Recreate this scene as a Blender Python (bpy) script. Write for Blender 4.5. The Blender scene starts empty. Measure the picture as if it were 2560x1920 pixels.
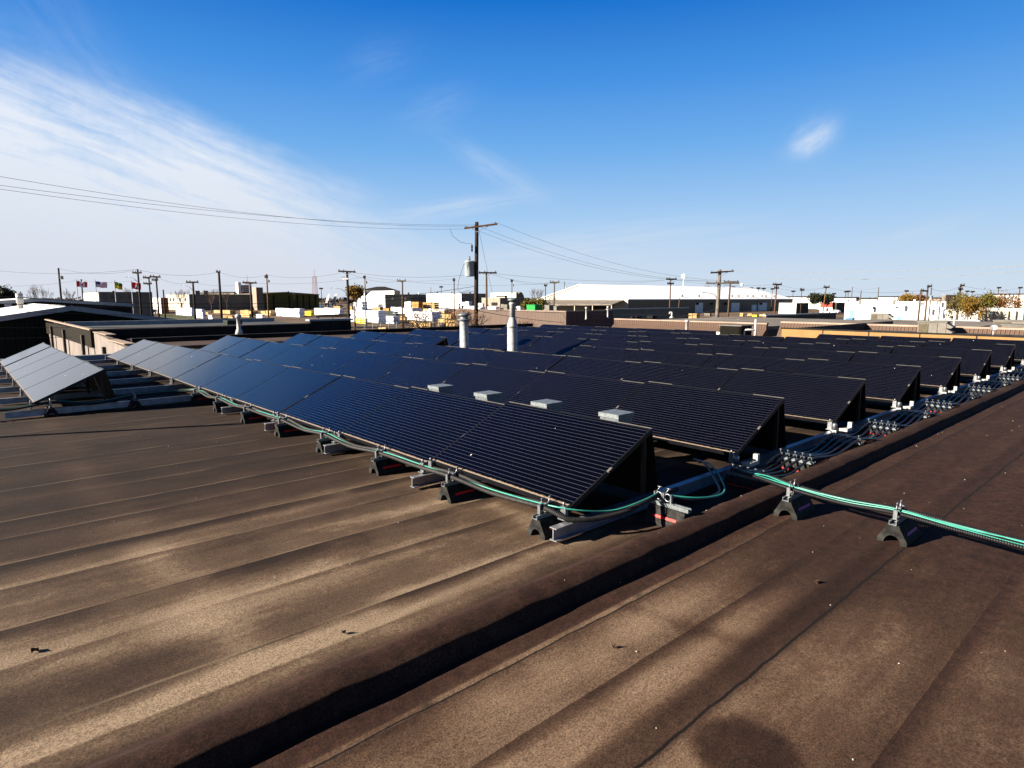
import bpy, math, random
from mathutils import Vector, noise
random.seed(7)
S = bpy.context.scene
COL = S.collection
PI = math.pi
# ------------------------------------------------------------------ camera
# World axes: +x runs across the panel rows, +y runs along the rows, z up; ground at z = 0.
F = 1552.5; PITCH = -.13765; YAW = .73146
CA, SA = math.cos(PITCH), math.sin(PITCH)
CAM = Vector((-2.944, -2.702, 6.2))
RT = Vector((math.cos(YAW), -math.sin(YAW), 0)); FW = Vector((math.sin(YAW), math.cos(YAW), 0))
cam = bpy.data.cameras.new('camera'); co = bpy.data.objects.new('camera', cam); COL.objects.link(co)
co.location = CAM; co.rotation_euler = (PI/2 + PITCH, 0, -YAW)
cam.sensor_width = 36; cam.lens = 36*F/2560; cam.clip_start = .05; cam.clip_end = 6000
S.camera = co
def ray(x, y):
    cx = (x-1280)/F; cy = -(y-960)/F
    return RT*cx + FW*(CA-cy*SA) + Vector((0, 0, SA+cy*CA))
def atx(x, y, v): d = ray(x, y); return CAM + d*((v-CAM.x)/d.x)
def aty(x, y, u): d = ray(x, y); return CAM + d*((u-CAM.y)/d.y)
def atz(x, y, z): d = ray(x, y); return CAM + d*((z-CAM.z)/d.z)
def atd(x, y, D): d = ray(x, y); return CAM + d*(D/d.dot(FW))
def dirn(x, y): return ray(x, y).normalized()
# ------------------------------------------------------------------ light
SUN = Vector((-2.25, 1.04, 1.0)).normalized()
EXPO = 2.1
S.view_settings.view_transform = 'Standard'; S.view_settings.look = 'None'
S.view_settings.exposure = EXPO; S.view_settings.gamma = 1.0
sl = bpy.data.lights.new('sun', 'SUN'); sl.energy = 5; sl.angle = math.radians(.5); sl.color = (1, .90, .76)
so = bpy.data.objects.new('sun', sl); COL.objects.link(so); so.rotation_euler = SUN.to_track_quat('Z', 'Y').to_euler()
W = bpy.data.worlds.new('World'); S.world = W; W.use_nodes = True
class NT:
    """tiny node-graph helper"""
    def __init__(s, nt): s.t = nt
    def n(s, typ, **kw):
        o = s.t.nodes.new(typ)
        for k, v in kw.items(): setattr(o, k, v)
        return o
    def put(s, sock, v):
        if isinstance(v, bpy.types.NodeSocket): s.t.links.new(v, sock)
        elif isinstance(v, (tuple, list, Vector)) and sock.type == 'RGBA' and len(v) == 3: sock.default_value = (*v, 1)
        else: sock.default_value = v
    def m(s, op, a, b=0., c=0., clamp=False):
        o = s.n('ShaderNodeMath', operation=op, use_clamp=clamp)
        for i, v in enumerate((a, b, c)): s.put(o.inputs[i], v)
        return o.outputs[0]
    def dot(s, a, v):
        o = s.n('ShaderNodeVectorMath', operation='DOT_PRODUCT'); s.put(o.inputs[0], a); o.inputs[1].default_value = v
        return o.outputs['Value']
    def sep(s, a):
        o = s.n('ShaderNodeSeparateXYZ'); s.put(o.inputs[0], a); return o.outputs
    def comb(s, x, y, z):
        o = s.n('ShaderNodeCombineXYZ')
        for i, v in enumerate((x, y, z)): s.put(o.inputs[i], v)
        return o.outputs[0]
    def noise(s, vec, scale, detail=3, rough=.55):
        o = s.n('ShaderNodeTexNoise'); s.put(o.inputs['Vector'], vec); s.put(o.inputs['Scale'], scale)
        o.inputs['Detail'].default_value = detail; o.inputs['Roughness'].default_value = rough
        return o.outputs['Fac']
    def ss(s, x, a, b, lo=0., hi=1.):
        o = s.n('ShaderNodeMapRange', interpolation_type='SMOOTHSTEP'); s.put(o.inputs[0], x)
        for i, v in enumerate((a, b, lo, hi)): s.put(o.inputs[i+1], v)
        return o.outputs[0]
    def mix(s, f, a, b, mode='MIX'):
        o = s.n('ShaderNodeMix', data_type='RGBA', blend_type=mode)
        s.put(o.inputs[0], f); s.put(o.inputs[6], a); s.put(o.inputs[7], b); return o.outputs[2]
    def ramp(s, f, stops):
        o = s.n('ShaderNodeValToRGB'); s.put(o.inputs[0], f); e = o.color_ramp.elements
        while len(e) < len(stops): e.new(.5)
        for k, (p, c) in enumerate(stops): e[k].position = p; e[k].color = (*c, 1)
        return o.outputs[0]
g = NT(W.node_tree); W.node_tree.nodes.clear()
D = g.n('ShaderNodeTexCoord').outputs['Generated']
sky = g.n('ShaderNodeTexSky', sky_type='NISHITA'); sky.sun_disc = False
sky.sun_elevation = math.asin(SUN.z); sky.sun_rotation = math.atan2(SUN.x, SUN.y); sky.altitude = 500; sky.dust_density = .6
X, Y, Z = g.sep(D)[:3]
el = g.m('MULTIPLY', g.m('ARCSINE', Z), 2/PI)                      # 0 horizon .. 1 zenith
grad = g.ramp(g.m('MAXIMUM', el, 0.), [(0, (.60, .71, .83)), (.03, (.54, .68, .85)), (.075, (.37, .59, .87)), (.14, (.16, .42, .83)), (.20, (.060, .285, .76)), (.27, (.002, .155, .60)), (.36, (.001, .065, .30)), (.5, (.001, .024, .11)), (1, (.001, .014, .06))])
K = 1/(2**EXPO*.1)
clear = g.mix(.004, grad, sky.outputs[0])
# cirrus: bank on the left bounded by a great circle through two points, drawn out along it
p1, p2 = dirn(0, 50), dirn(840, 412)
nrm = p1.cross(p2).normalized()
if nrm.z < 0: nrm = -nrm
tan = (p2-p1).normalized()
dn, dt = g.dot(D, nrm), g.dot(D, tan)
big = g.noise(g.comb(g.m('MULTIPLY', dt, 3.), g.m('MULTIPLY', dn, 9.), 0.), 1., 4)
fine = g.noise(g.comb(g.m('MULTIPLY', dt, 6.), g.m('MULTIPLY', g.m('ADD', dn, g.m('MULTIPLY', big, .05)), 48.), 3.), 1., 6, .62)
rip = g.noise(g.comb(g.m('MULTIPLY', dt, 90.), g.m('MULTIPLY', dn, 45.), 7.), 1., 4, .6)
depthn = g.m('SUBTRACT', g.m('MULTIPLY', g.m('SUBTRACT', big, .5), .16), dn)   # >0 below the edge
bank = g.ss(depthn, -.014, .095)
tex = g.m('ADD', g.m('MULTIPLY', fine, .85), g.m('MULTIPLY', rip, .14))
bank = g.m('MULTIPLY', bank, g.ss(g.m('ADD', tex, g.m('MULTIPLY', depthn, 1.9)), .20, .86), clamp=True)
az = g.m('ARCTAN2', g.dot(D, RT), g.dot(D, FW))
bank = g.m('MULTIPLY', bank, g.ss(az, .02, -.42))
bank = g.m('MULTIPLY', bank, g.ss(el, .62, .40))
# faint streaks
def patch(px, py, ang, la, lb, amt, ns=(20, 90), k=0.):
    c = dirn(px, py); r = dirn(px+10*math.cos(ang), py-10*math.sin(ang)); ta = (r-c); ta = (ta-c*ta.dot(c)).normalized(); tb = c.cross(ta)
    a, b = g.dot(D, ta), g.dot(D, tb); f = g.dot(D, c)
    q = g.m('ADD', g.m('POWER', g.m('DIVIDE', a, la), 2.), g.m('POWER', g.m('DIVIDE', b, lb), 2.))
    e = g.m('EXPONENT', g.m('MULTIPLY', q, -1.))
    nn = g.noise(g.comb(g.m('MULTIPLY', a, ns[0]), g.m('MULTIPLY', b, ns[1]), k), 1., 5, .6)
    return g.m('MULTIPLY', g.m('MULTIPLY', e, g.ss(nn, .18, .72)), g.m('MULTIPLY', g.m('GREATER_THAN', f, 0.), amt))
parts = [patch(2030, 348, .55, .027, .018, .80, (16, 34), 1.), patch(1250, 432, -.55, .075, .016, .26, (14, 70), 2.), patch(1090, 270, .4, .05, .025, .10, (14, 60), 3.),
         patch(945, 150, .3, .05, .025, .08, (14, 60), 4.), patch(1130, 520, .15, .10, .012, .42, (10, 120), 5.), patch(1450, 620, .12, .22, .03, .40, (8, 100), 6.), patch(2310, 575, .3, .05, .01, .2, (14, 90), 8.),
         patch(200, 130, -.9, .14, .04, .09, (10, 40), 9.), patch(1500, 690, .0, .5, .03, .22, (6, 90), 10.)]
wisps = parts[0]
for p in parts[1:]: wisps = g.m('ADD', wisps, p)
cl = g.m('MINIMUM', g.m('ADD', bank, wisps), .90)
ccol = g.mix(g.ss(el, .0, .16), (.70, .74, .83), (.86, .90, .97))
glow = g.n('ShaderNodeVectorMath', operation='SCALE'); g.put(glow.inputs[0], ccol); g.put(glow.inputs['Scale'], g.ss(az, -.68, -1.05, 1., 2.3))
full = g.mix(cl, clear, glow.outputs[0])
sc = g.n('ShaderNodeVectorMath', operation='SCALE'); g.put(sc.inputs[0], full); sc.inputs['Scale'].default_value = K
bg = g.n('ShaderNodeBackground'); g.put(bg.inputs[0], sc.outputs[0]); bg.inputs[1].default_value = .1
wo = g.n('ShaderNodeOutputWorld'); g.put(wo.inputs[0], bg.outputs[0])
# ------------------------------------------------------------------ materials
MAT = {}
def mat(name, col, rough=.7, metal=0., var=.18, vs=6., bump=0., bs=60., spec=.5, col2=None, stretch=(1, 1, 1)):
    if max(col) < .6 and metal < .5: col = tuple(c*.68 for c in col); col2 = col2 and tuple(c*.68 for c in col2)
    m = bpy.data.materials.new(name); m.use_nodes = True; q = NT(m.node_tree)
    b = m.node_tree.nodes['Principled BSDF']
    c = q.n('ShaderNodeTexCoord').outputs['Object']
    mp = q.n('ShaderNodeMapping'); q.put(mp.inputs[0], c); mp.inputs['Scale'].default_value = stretch
    n1 = q.noise(mp.outputs[0], vs, 5, .6)
    c2 = col2 or tuple(max(0, x*(1-2*var)) for x in col)
    q.put(b.inputs['Base Color'], q.mix(q.ss(n1, .3, .7), c2, tuple(min(1, x*(1+var*.5)) for x in col)))
    b.inputs['Roughness'].default_value = rough; b.inputs['Metallic'].default_value = metal
    b.inputs['Specular IOR Level'].default_value = spec if rough < .5 or metal > .3 else min(spec, .15)
    if bump:
        bp = q.n('ShaderNodeBump'); bp.inputs['Strength'].default_value = bump; bp.inputs['Distance'].default_value = .01
        q.put(bp.inputs['Height'], q.noise(mp.outputs[0], bs, 3)); q.put(b.inputs['Normal'], bp.outputs[0])
    MAT[name] = m; return m
mat('zinc', (.22, .23, .24), .42, .8, .25, 30); mat('flue_metal', (.52, .51, .49), .6, .1, .22, 7); mat('zinc_dull', (.10, .105, .11), .5, .6, .25, 30); mat('aluminium', (.26, .27, .29), .45, .7, .15, 12); mat('galv', (.20, .225, .235), .5, .4, .2, 40)
mat('black_frame', (.007, .007, .009), .45, .0, .2, 20, spec=.25); mat('black_plate', (.004, .004, .005), .6, 0, .2, 10, spec=.15)
mat('edge_white', (.17, .16, .145), .5); mat('rubber', (.030, .029, .026), .85, 0, .4, 18, .5, 220, .3, stretch=(1, 1, 1))
mat('conduit', (.030, .028, .027), .6, 0, .2, 30); mat('conduit_black', (.012, .012, .013), .5, 0, .2, 30); mat('cable', (.010, .010, .012), .4)
mat('teal', (.035, .30, .225), .4, 0, .1, 20); mat('red', (.62, .02, .015), .5, 0, .15, 8); mat('purple', (.25, .02, .22), .5); mat('white_plastic', (.45, .435, .40), .4, 0, .06, 20)
mat('pole_wood', (.10, .065, .042), .85, 0, .35, 3, .4, 30, stretch=(6, 6, .6)); mat('pole_dark', (.035, .022, .015), .85, 0, .35, 3, .4, 30, stretch=(6, 6, .6)); mat('pole_red', (.14, .07, .04), .85, 0, .3, 3, stretch=(6, 6, .6)); mat('pole_grey', (.19, .16, .125), .85, 0, .3, 3, .4, 30, stretch=(6, 6, .6))
mat('arm_brown', (.17, .09, .045), .8, 0, .3, 4); mat('transformer', (.50, .56, .57), .4, .1, .12, 5); mat('ceramic', (.10, .06, .05), .3); mat('insul_grey', (.35, .36, .38), .35); mat('wire', (.02, .02, .022), .9, spec=.1); mat('wire_grey', (.25, .24, .22), .6)
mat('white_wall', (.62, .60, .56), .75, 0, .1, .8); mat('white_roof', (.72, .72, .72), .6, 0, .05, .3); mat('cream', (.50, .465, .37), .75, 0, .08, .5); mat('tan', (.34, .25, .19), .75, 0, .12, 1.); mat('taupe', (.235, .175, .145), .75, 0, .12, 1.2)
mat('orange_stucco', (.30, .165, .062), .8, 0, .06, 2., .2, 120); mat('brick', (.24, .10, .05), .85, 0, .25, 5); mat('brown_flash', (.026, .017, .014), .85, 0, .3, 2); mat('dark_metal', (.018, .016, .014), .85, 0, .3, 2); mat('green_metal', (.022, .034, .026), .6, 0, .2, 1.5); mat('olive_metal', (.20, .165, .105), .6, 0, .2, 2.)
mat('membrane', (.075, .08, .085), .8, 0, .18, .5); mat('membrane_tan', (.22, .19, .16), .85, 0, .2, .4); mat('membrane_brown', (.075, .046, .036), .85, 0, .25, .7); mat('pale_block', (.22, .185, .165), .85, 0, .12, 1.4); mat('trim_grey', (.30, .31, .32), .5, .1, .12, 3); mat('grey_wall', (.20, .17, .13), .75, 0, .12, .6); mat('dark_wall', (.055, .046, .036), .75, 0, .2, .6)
mat('glass_dark', (.02, .025, .03), .12, 0, .1, 3); mat('teal_door', (.16, .38, .40), .5, 0, .1, 2); mat('rtu', (.165, .148, .125), .55, .1, .1, 3); mat('rtu_grille', (.10, .085, .05), .6, .2, .3, 30); mat('ac_green', (.009, .0085, .005), .9, 0, .4, 30)
mat('green_bright', (.02, .30, .06), .5); mat('blue', (.03, .16, .36), .4, 0, .1, 2); mat('red_paint', (.42, .06, .035), .6, 0, .15, 1.5); mat('orange_paint', (.50, .14, .04), .6, 0, .15, 1.5); mat('yellow', (.62, .42, .02), .55, 0, .12, 3); mat('timber', (.50, .33, .14), .75, 0, .25, 3, stretch=(1, 8, 8)); mat('timber_orange', (.45, .24, .07), .75, 0, .2, 3); mat('wrap', (.70, .71, .74), .5, 0, .08, 2); mat('wrap_blue', (.50, .56, .66), .5, 0, .15, 2); mat('steel_red', (.36, .08, .05), .6); mat('tyre', (.012, .012, .012), .85); mat('car_white', (.70, .70, .70), .25, 0, .03); mat('car_dark', (.03, .035, .04), .25); mat('car_red', (.35, .03, .03), .25)
mat('bark', (.11, .075, .05), .9, 0, .3, 6); mat('twig', (.13, .085, .058), .9, 0, .2, 6); mat('leaf_green', (.125, .092, .010), .7, 0, .45, 2., col2=(.035, .040, .008)); mat('leaf_gold', (.21, .110, .012), .7, 0, .4, 2., col2=(.09, .062, .015)); mat('leaf_rust', (.20, .075, .018), .7, 0, .4, 2., col2=(.07, .045, .015)); mat('leaf_dark', (.03, .035, .014), .7, 0, .4, 2.); mat('far_trees', (.085, .065, .055), .9, 0, .3, .05)
mat('dirt', (.150, .098, .06), .95, 0, .25, .05, .4, 3); mat('asphalt', (.055, .053, .05), .9, 0, .2, .3); mat('grass', (.09, .10, .03), .9, 0, .35, .8); mat('pebble', (.42, .37, .31), .8, 0, .3, 60); mat('leaf_dry', (.06, .035, .022), .8)
mat('flag_red', (.70, .02, .03), .7, 0, .04); mat('flag_white', (.75, .75, .75), .7, 0, .04); mat('flag_blue', (.03, .05, .22), .7, 0, .04); mat('flag_green', (.02, .16, .04), .7, 0, .04); mat('flag_yellow', (.75, .55, .01), .7, 0, .04); mat('dish', (.42, .42, .41), .5)
mat('hydro', (.36, .30, .22), .9, 0, .3, 8)
def corr(name, col, pitch, axis='y', rough=.55, dark=.35):
    """ribbed sheet metal: real bump ribs along an axis"""
    m = bpy.data.materials.new(name); m.use_nodes = True; q = NT(m.node_tree); b = m.node_tree.nodes['Principled BSDF']
    col = tuple(c_*.68 for c_ in col); c = q.n('ShaderNodeTexCoord').outputs['Object']; x, y, z = q.sep(c)[:3]
    k = q.m('FRACT', q.m('DIVIDE', {'x': x, 'y': y, 'xy': q.m('ADD', x, y)}[axis], pitch))
    tri = q.m('ABSOLUTE', q.m('SUBTRACT', k, .5))
    prof = q.ss(tri, .16, .30)
    n = q.noise(c, 1.2, 4)
    q.put(b.inputs['Base Color'], q.mix(n, tuple(v*.85 for v in col), tuple(v*1.12 for v in col)))
    b.inputs['Roughness'].default_value = .85; b.inputs['Specular IOR Level'].default_value = .08
    bp = q.n('ShaderNodeBump'); bp.inputs['Strength'].default_value = 1; bp.inputs['Distance'].default_value = dark*pitch
    q.put(bp.inputs['Height'], prof); q.put(b.inputs['Normal'], bp.outputs[0])
    MAT[name] = m
corr('rib_taupe', (.155, .112, .092), .17, 'y', dark=.5); corr('rib_taupe_x', (.15, .085, .075), .30, 'x'); corr('rib_brown', (.125, .080, .060), .16, 'y', dark=.5); corr('rib_green', (.007, .011, .009), .45, 'x', dark=.3); corr('rib_dark', (.016, .012, .008), .25, 'y', dark=.5)
def roof_material():
    m = bpy.data.materials.new('granule_roofing'); m.use_nodes = True; q = NT(m.node_tree); b = m.node_tree.nodes['Principled BSDF']
    c = q.n('ShaderNodeTexCoord').outputs['Object']; x, y, z = q.sep(c)[:3]
    a = q.n('ShaderNodeAttribute', attribute_name='wear').outputs['Color']; dust_and_shade, seam, red = q.sep(a)[:3]
    st = q.noise(q.comb(q.m('MULTIPLY', x, .5), q.m('MULTIPLY', y, 5.), 0.), 1., 5, .65)
    bl = q.noise(c, 2.3, 5, .6)
    wob = q.m('ADD', q.m('MULTIPLY', q.m('SUBTRACT', q.noise(q.comb(x, 0., 0.), 1.3, 3), .5), .045), q.m('MULTIPLY', q.m('SUBTRACT', q.noise(q.comb(x, 5., 0.), 9., 4, .65), .5), .018))
    left = q.m('GREATER_THAN', y, -.12); yw = q.m('ADD', y, q.m('MULTIPLY', wob, .35))
    def band(off, reach, amt, k):  # dust paler above each lap seam, step shading painted into the colour below
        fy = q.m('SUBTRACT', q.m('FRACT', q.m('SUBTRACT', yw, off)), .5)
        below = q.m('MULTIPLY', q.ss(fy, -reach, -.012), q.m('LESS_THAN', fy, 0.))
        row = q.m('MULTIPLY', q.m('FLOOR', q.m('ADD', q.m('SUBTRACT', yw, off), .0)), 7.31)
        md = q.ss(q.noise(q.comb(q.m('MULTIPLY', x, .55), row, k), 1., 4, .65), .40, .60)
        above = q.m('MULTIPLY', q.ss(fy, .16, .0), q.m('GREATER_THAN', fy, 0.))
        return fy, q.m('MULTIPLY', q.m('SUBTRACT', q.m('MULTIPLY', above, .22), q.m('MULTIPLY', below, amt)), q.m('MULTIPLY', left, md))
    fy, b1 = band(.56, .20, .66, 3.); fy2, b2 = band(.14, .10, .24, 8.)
    dust_and_shade = q.m('ADD', dust_and_shade, q.m('MULTIPLY', q.m('ADD', b1, b2), q.ss(y, 3.6, 1.4, .42, 1.)))
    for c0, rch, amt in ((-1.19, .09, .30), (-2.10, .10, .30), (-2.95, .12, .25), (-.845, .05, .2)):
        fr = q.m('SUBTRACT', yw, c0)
        dust_and_shade = q.m('SUBTRACT', dust_and_shade, q.m('MULTIPLY', q.m('MULTIPLY', q.ss(fr, -rch, -.008), q.m('LESS_THAN', fr, 0.)), amt))
        dust_and_shade = q.m('ADD', dust_and_shade, q.m('MULTIPLY', q.m('MULTIPLY', q.ss(fr, rch*1.3, 0.), q.m('GREATER_THAN', fr, 0.)), amt*.35))
    pz = q.noise(q.comb(q.m('MULTIPLY', x, 1.1), q.m('MULTIPLY', y, 2.6), 2.), 1., 6, .68)
    dust_and_shade = q.m('ADD', dust_and_shade, q.m('MULTIPLY', q.ss(pz, .50, .64), .16))
    f = q.m('ADD', dust_and_shade, q.m('ADD', q.m('MULTIPLY', q.m('SUBTRACT', st, .5), .60), q.m('ADD', q.m('MULTIPLY', q.m('SUBTRACT', bl, .5), .40), q.m('MULTIPLY', q.m('SUBTRACT', q.noise(c, 28., 4, .7), .5), .30))), clamp=True)
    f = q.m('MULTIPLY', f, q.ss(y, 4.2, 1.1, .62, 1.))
    base = q.ramp(f, [(0, (.0135, .0078, .0050)), (.3, (.029, .0170, .0110)), (.62, (.070, .0450, .0285)), (1, (.185, .136, .092))])
    base = q.mix(q.m('LESS_THAN', y, -.7), base, q.mix(1., base, (1.0, .93, .90), 'MULTIPLY'))
    base = q.mix(red, base, q.mix(q.ss(q.noise(c, 14., 5, .7), .3, .7), (.012, .0045, .003), (.034, .0145, .0095)))
    g1 = q.noise(c, 330., 2, .7); g2 = q.noise(c, 115., 2, .75)
    gr = q.m('ADD', q.m('MULTIPLY', q.ss(g1, .28, .72), .85), q.m('MULTIPLY', q.ss(g2, .32, .68), .80))
    base = q.mix(1., base, q.mix(q.m('MULTIPLY', gr, .62), (.16, .16, .16), (1.86, 1.83, 1.78)), 'MULTIPLY')
    sm = None
    for c0, w_ in ((-.845, .0045), (-1.575, .0058), (-2.62, .005), (-3.95, .006), (-5.0, .006)):
        l = q.ss(q.m('ABSOLUTE', q.m('SUBTRACT', y, q.m('ADD', wob, c0))), w_*1.5, w_*.6); sm = l if sm is None else q.m('MAXIMUM', sm, l)
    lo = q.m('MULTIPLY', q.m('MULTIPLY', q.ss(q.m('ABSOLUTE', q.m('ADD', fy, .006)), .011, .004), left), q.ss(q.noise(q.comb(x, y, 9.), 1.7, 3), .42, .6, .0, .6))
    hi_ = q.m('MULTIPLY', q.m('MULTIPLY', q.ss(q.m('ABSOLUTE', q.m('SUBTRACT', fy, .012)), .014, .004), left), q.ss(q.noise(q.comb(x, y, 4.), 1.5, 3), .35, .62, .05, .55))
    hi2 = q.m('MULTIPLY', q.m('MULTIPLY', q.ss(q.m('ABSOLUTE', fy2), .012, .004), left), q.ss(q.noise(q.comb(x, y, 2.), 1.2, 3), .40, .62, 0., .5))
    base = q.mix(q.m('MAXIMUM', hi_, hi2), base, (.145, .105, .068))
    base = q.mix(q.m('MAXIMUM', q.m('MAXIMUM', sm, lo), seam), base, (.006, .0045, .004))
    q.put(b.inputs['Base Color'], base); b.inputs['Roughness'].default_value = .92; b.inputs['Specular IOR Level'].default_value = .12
    bp = q.n('ShaderNodeBump'); bp.inputs['Strength'].default_value = .55; bp.inputs['Distance'].default_value = .004
    q.put(bp.inputs['Height'], q.m('ADD', g1, q.m('MULTIPLY', q.noise(c, 60., 3), .7))); q.put(b.inputs['Normal'], bp.outputs[0])
    MAT['roof'] = m
roof_material()
def glass_material(name, seed):
    m = bpy.data.materials.new(name); m.use_nodes = True; q = NT(m.node_tree); b = m.node_tree.nodes['Principled BSDF']
    c = q.n('ShaderNodeTexCoord').outputs['Object']; x, y, z = q.sep(c)[:3]
    oi = q.n('ShaderNodeObjectInfo').outputs['Random']
    s = q.m('DIVIDE', x, math.cos(.43144))                              # metres up the slope
    k = q.m('ABSOLUTE', q.m('SUBTRACT', q.m('FRACT', q.m('DIVIDE', s, .0405)), .5))
    line = q.m('LESS_THAN', k, .030)
    kx = q.m('ABSOLUTE', q.m('SUBTRACT', q.m('FRACT', q.m('DIVIDE', y, .162)), .5))
    gap = q.m('LESS_THAN', kx, .008)
    v = q.comb(q.m('ADD', s, q.m('MULTIPLY', oi, 37.)), y, oi)
    n1 = q.noise(v, 3., 5)
    base = q.mix(n1, (.0005, .0005, .0012), (.0010, .0010, .0024))
    base = q.mix(q.m('MULTIPLY', gap, .5), base, (.001, .001, .002))
    base = q.mix(line, base, (.046, .050, .072))
    # dried dust along the lower lip and bird droppings
    dn = q.m('ADD', q.m('MULTIPLY', q.m('SUBTRACT', q.noise(v, 30., 4), .5), .022), s)
    lip = q.ss(dn, .036, .022)
    vo = q.n('ShaderNodeTexVoronoi', feature='F1'); q.put(vo.inputs['Vector'], q.comb(q.m('MULTIPLY', q.m('ADD', s, q.m('MULTIPLY', oi, 11.)), 5.5), q.m('MULTIPLY', q.m('ADD', y, oi), 9.), 0.)); vo.inputs['Scale'].default_value = 1.
    pk = q.sep(vo.outputs['Color'])[0]
    drop = q.m('MULTIPLY', q.m('LESS_THAN', vo.outputs['Distance'], q.m('MULTIPLY', q.sep(vo.outputs['Color'])[1], .075)), q.m('GREATER_THAN', pk, .80))
    q.put(b.inputs['Base Color'], q.mix(q.m('MULTIPLY', drop, .85), q.mix(q.m('MULTIPLY', lip, .8), base, (.20, .15, .10)), (.62, .58, .54)))
    q.put(b.inputs['Roughness'], q.m('ADD', .07, q.m('ADD', q.m('MULTIPLY', lip, .6), q.m('MULTIPLY', drop, .6))))
    b.inputs['IOR'].default_value = 1.31; b.inputs['Specular IOR Level'].default_value = .5
    MAT[name] = m
glass_material('solar_glass', 0)
# ------------------------------------------------------------------ mesh helpers
ABS = {}
def root(name, label, cat, loc, group=None):
    o = bpy.data.objects.new(name, None); COL.objects.link(o); o.location = loc; o.empty_display_size = .2
    tag(o, label, cat, group); ABS[o.name] = Vector(loc); return o
def tag(o, label=None, cat=None, group=None, kind=None):
    for k, v in (('label', label), ('category', cat), ('group', group), ('kind', kind)):
        if v: o[k] = v
    return o
class MB:
    def __init__(s): s.v = []; s.f = []; s.mi = []; s.sm = []
    def add(s, vs, fs, m=0, smooth=False):
        b = len(s.v); s.v += [tuple(p) for p in vs]; s.f += [[b+i for i in f] for f in fs]; s.mi += [m]*len(fs); s.sm += [smooth]*len(fs); return s
    def hexa(s, p, m=0):   # p: 4 bottom ccw, 4 top ccw
        return s.add(p, [(3, 2, 1, 0), (4, 5, 6, 7), (0, 1, 5, 4), (1, 2, 6, 5), (2, 3, 7, 6), (3, 0, 4, 7)], m)
    def box(s, x0, x1, y0, y1, z0, z1, m=0):
        return s.hexa([(x0, y0, z0), (x1, y0, z0), (x1, y1, z0), (x0, y1, z0), (x0, y0, z1), (x1, y0, z1), (x1, y1, z1), (x0, y1, z1)], m)
    def prism(s, poly, axis, a, b, m=0):
        """poly: 2-D outline; axis 'x' -> (y,z), 'y' -> (x,z), 'z' -> (x,y)"""
        mk = {'x': lambda p, t: (t, p[0], p[1]), 'y': lambda p, t: (p[0], t, p[1]), 'z': lambda p, t: (p[0], p[1], t)}[axis]
        n = len(poly); vs = [mk(p, a) for p in poly]+[mk(p, b) for p in poly]
        return s.add(vs, [tuple(range(n))[::-1], tuple(range(n, 2*n))]+[(i, (i+1) % n, n+(i+1) % n, n+i) for i in range(n)], m)
    def tube(s, pts, r, n=8, m=0, smooth=True, caps=True):
        pts = [Vector(p) for p in pts]; rs = r if isinstance(r, (list, tuple)) else [r]*len(pts)
        vs = []; fs = []; up = None
        for i, p in enumerate(pts):
            t = (pts[min(i+1, len(pts)-1)]-pts[max(i-1, 0)]).normalized()
            if up is None: up = Vector((0, 0, 1)) if abs(t.z) < .9 else Vector((1, 0, 0))
            a = t.cross(up)
            if a.length < 1e-6: a = t.cross(Vector((1, .3, 0)))
            a.normalize(); b = a.cross(t).normalized(); up = b
            for k in range(n): an = 2*PI*k/n; vs.append(p+(a*math.cos(an)+b*math.sin(an))*rs[i])
        for i in range(len(pts)-1):
            for k in range(n): k2 = (k+1) % n; fs.append((i*n+k, i*n+k2, (i+1)*n+k2, (i+1)*n+k))
        if caps: fs += [tuple(range(n))[::-1], tuple((len(pts)-1)*n+k for k in range(n))]
        return s.add(vs, fs, m, smooth)
    def lathe(s, prof, c, n=20, m=0, smooth=True):
        vs = []; fs = []
        for r, z in prof:
            for k in range(n): vs.append((c[0]+r*math.cos(2*PI*k/n), c[1]+r*math.sin(2*PI*k/n), c[2]+z))
        for i in range(len(prof)-1):
            for k in range(n): k2 = (k+1) % n; fs.append((i*n+k, i*n+k2, (i+1)*n+k2, (i+1)*n+k))
        fs += [tuple(range(n))[::-1], tuple((len(prof)-1)*n+k for k in range(n))]
        return s.add(vs, fs, m, smooth)
    def bar(s, a, b, w, h, m=0):
        a, b = Vector(a), Vector(b); t = (b-a).normalized(); side = t.cross(Vector((0, 0, 1)))
        if side.length < 1e-4: side = Vector((1, 0, 0))
        side.normalize(); up = side.cross(t); side *= w/2; up *= h/2
        return s.hexa([a-side-up, a+side-up, b+side-up, b-side-up, a-side+up, a+side+up, b+side+up, b-side+up], m)
    def build(s, name, mats, parent=None, label=None):
        base = ABS[parent.name] if parent else Vector((0, 0, 0))
        me = bpy.data.meshes.new(name); me.from_pydata([Vector(p)-base for p in s.v], [], s.f)
        for m in ([mats] if isinstance(mats, str) else mats): me.materials.append(MAT[m])
        me.polygons.foreach_set('material_index', s.mi); me.polygons.foreach_set('use_smooth', s.sm); me.update()
        o = bpy.data.objects.new(name, me); COL.objects.link(o)
        if parent: o.parent = parent
        ABS[o.name] = base
        if label: o['label'] = label
        return o
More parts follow.
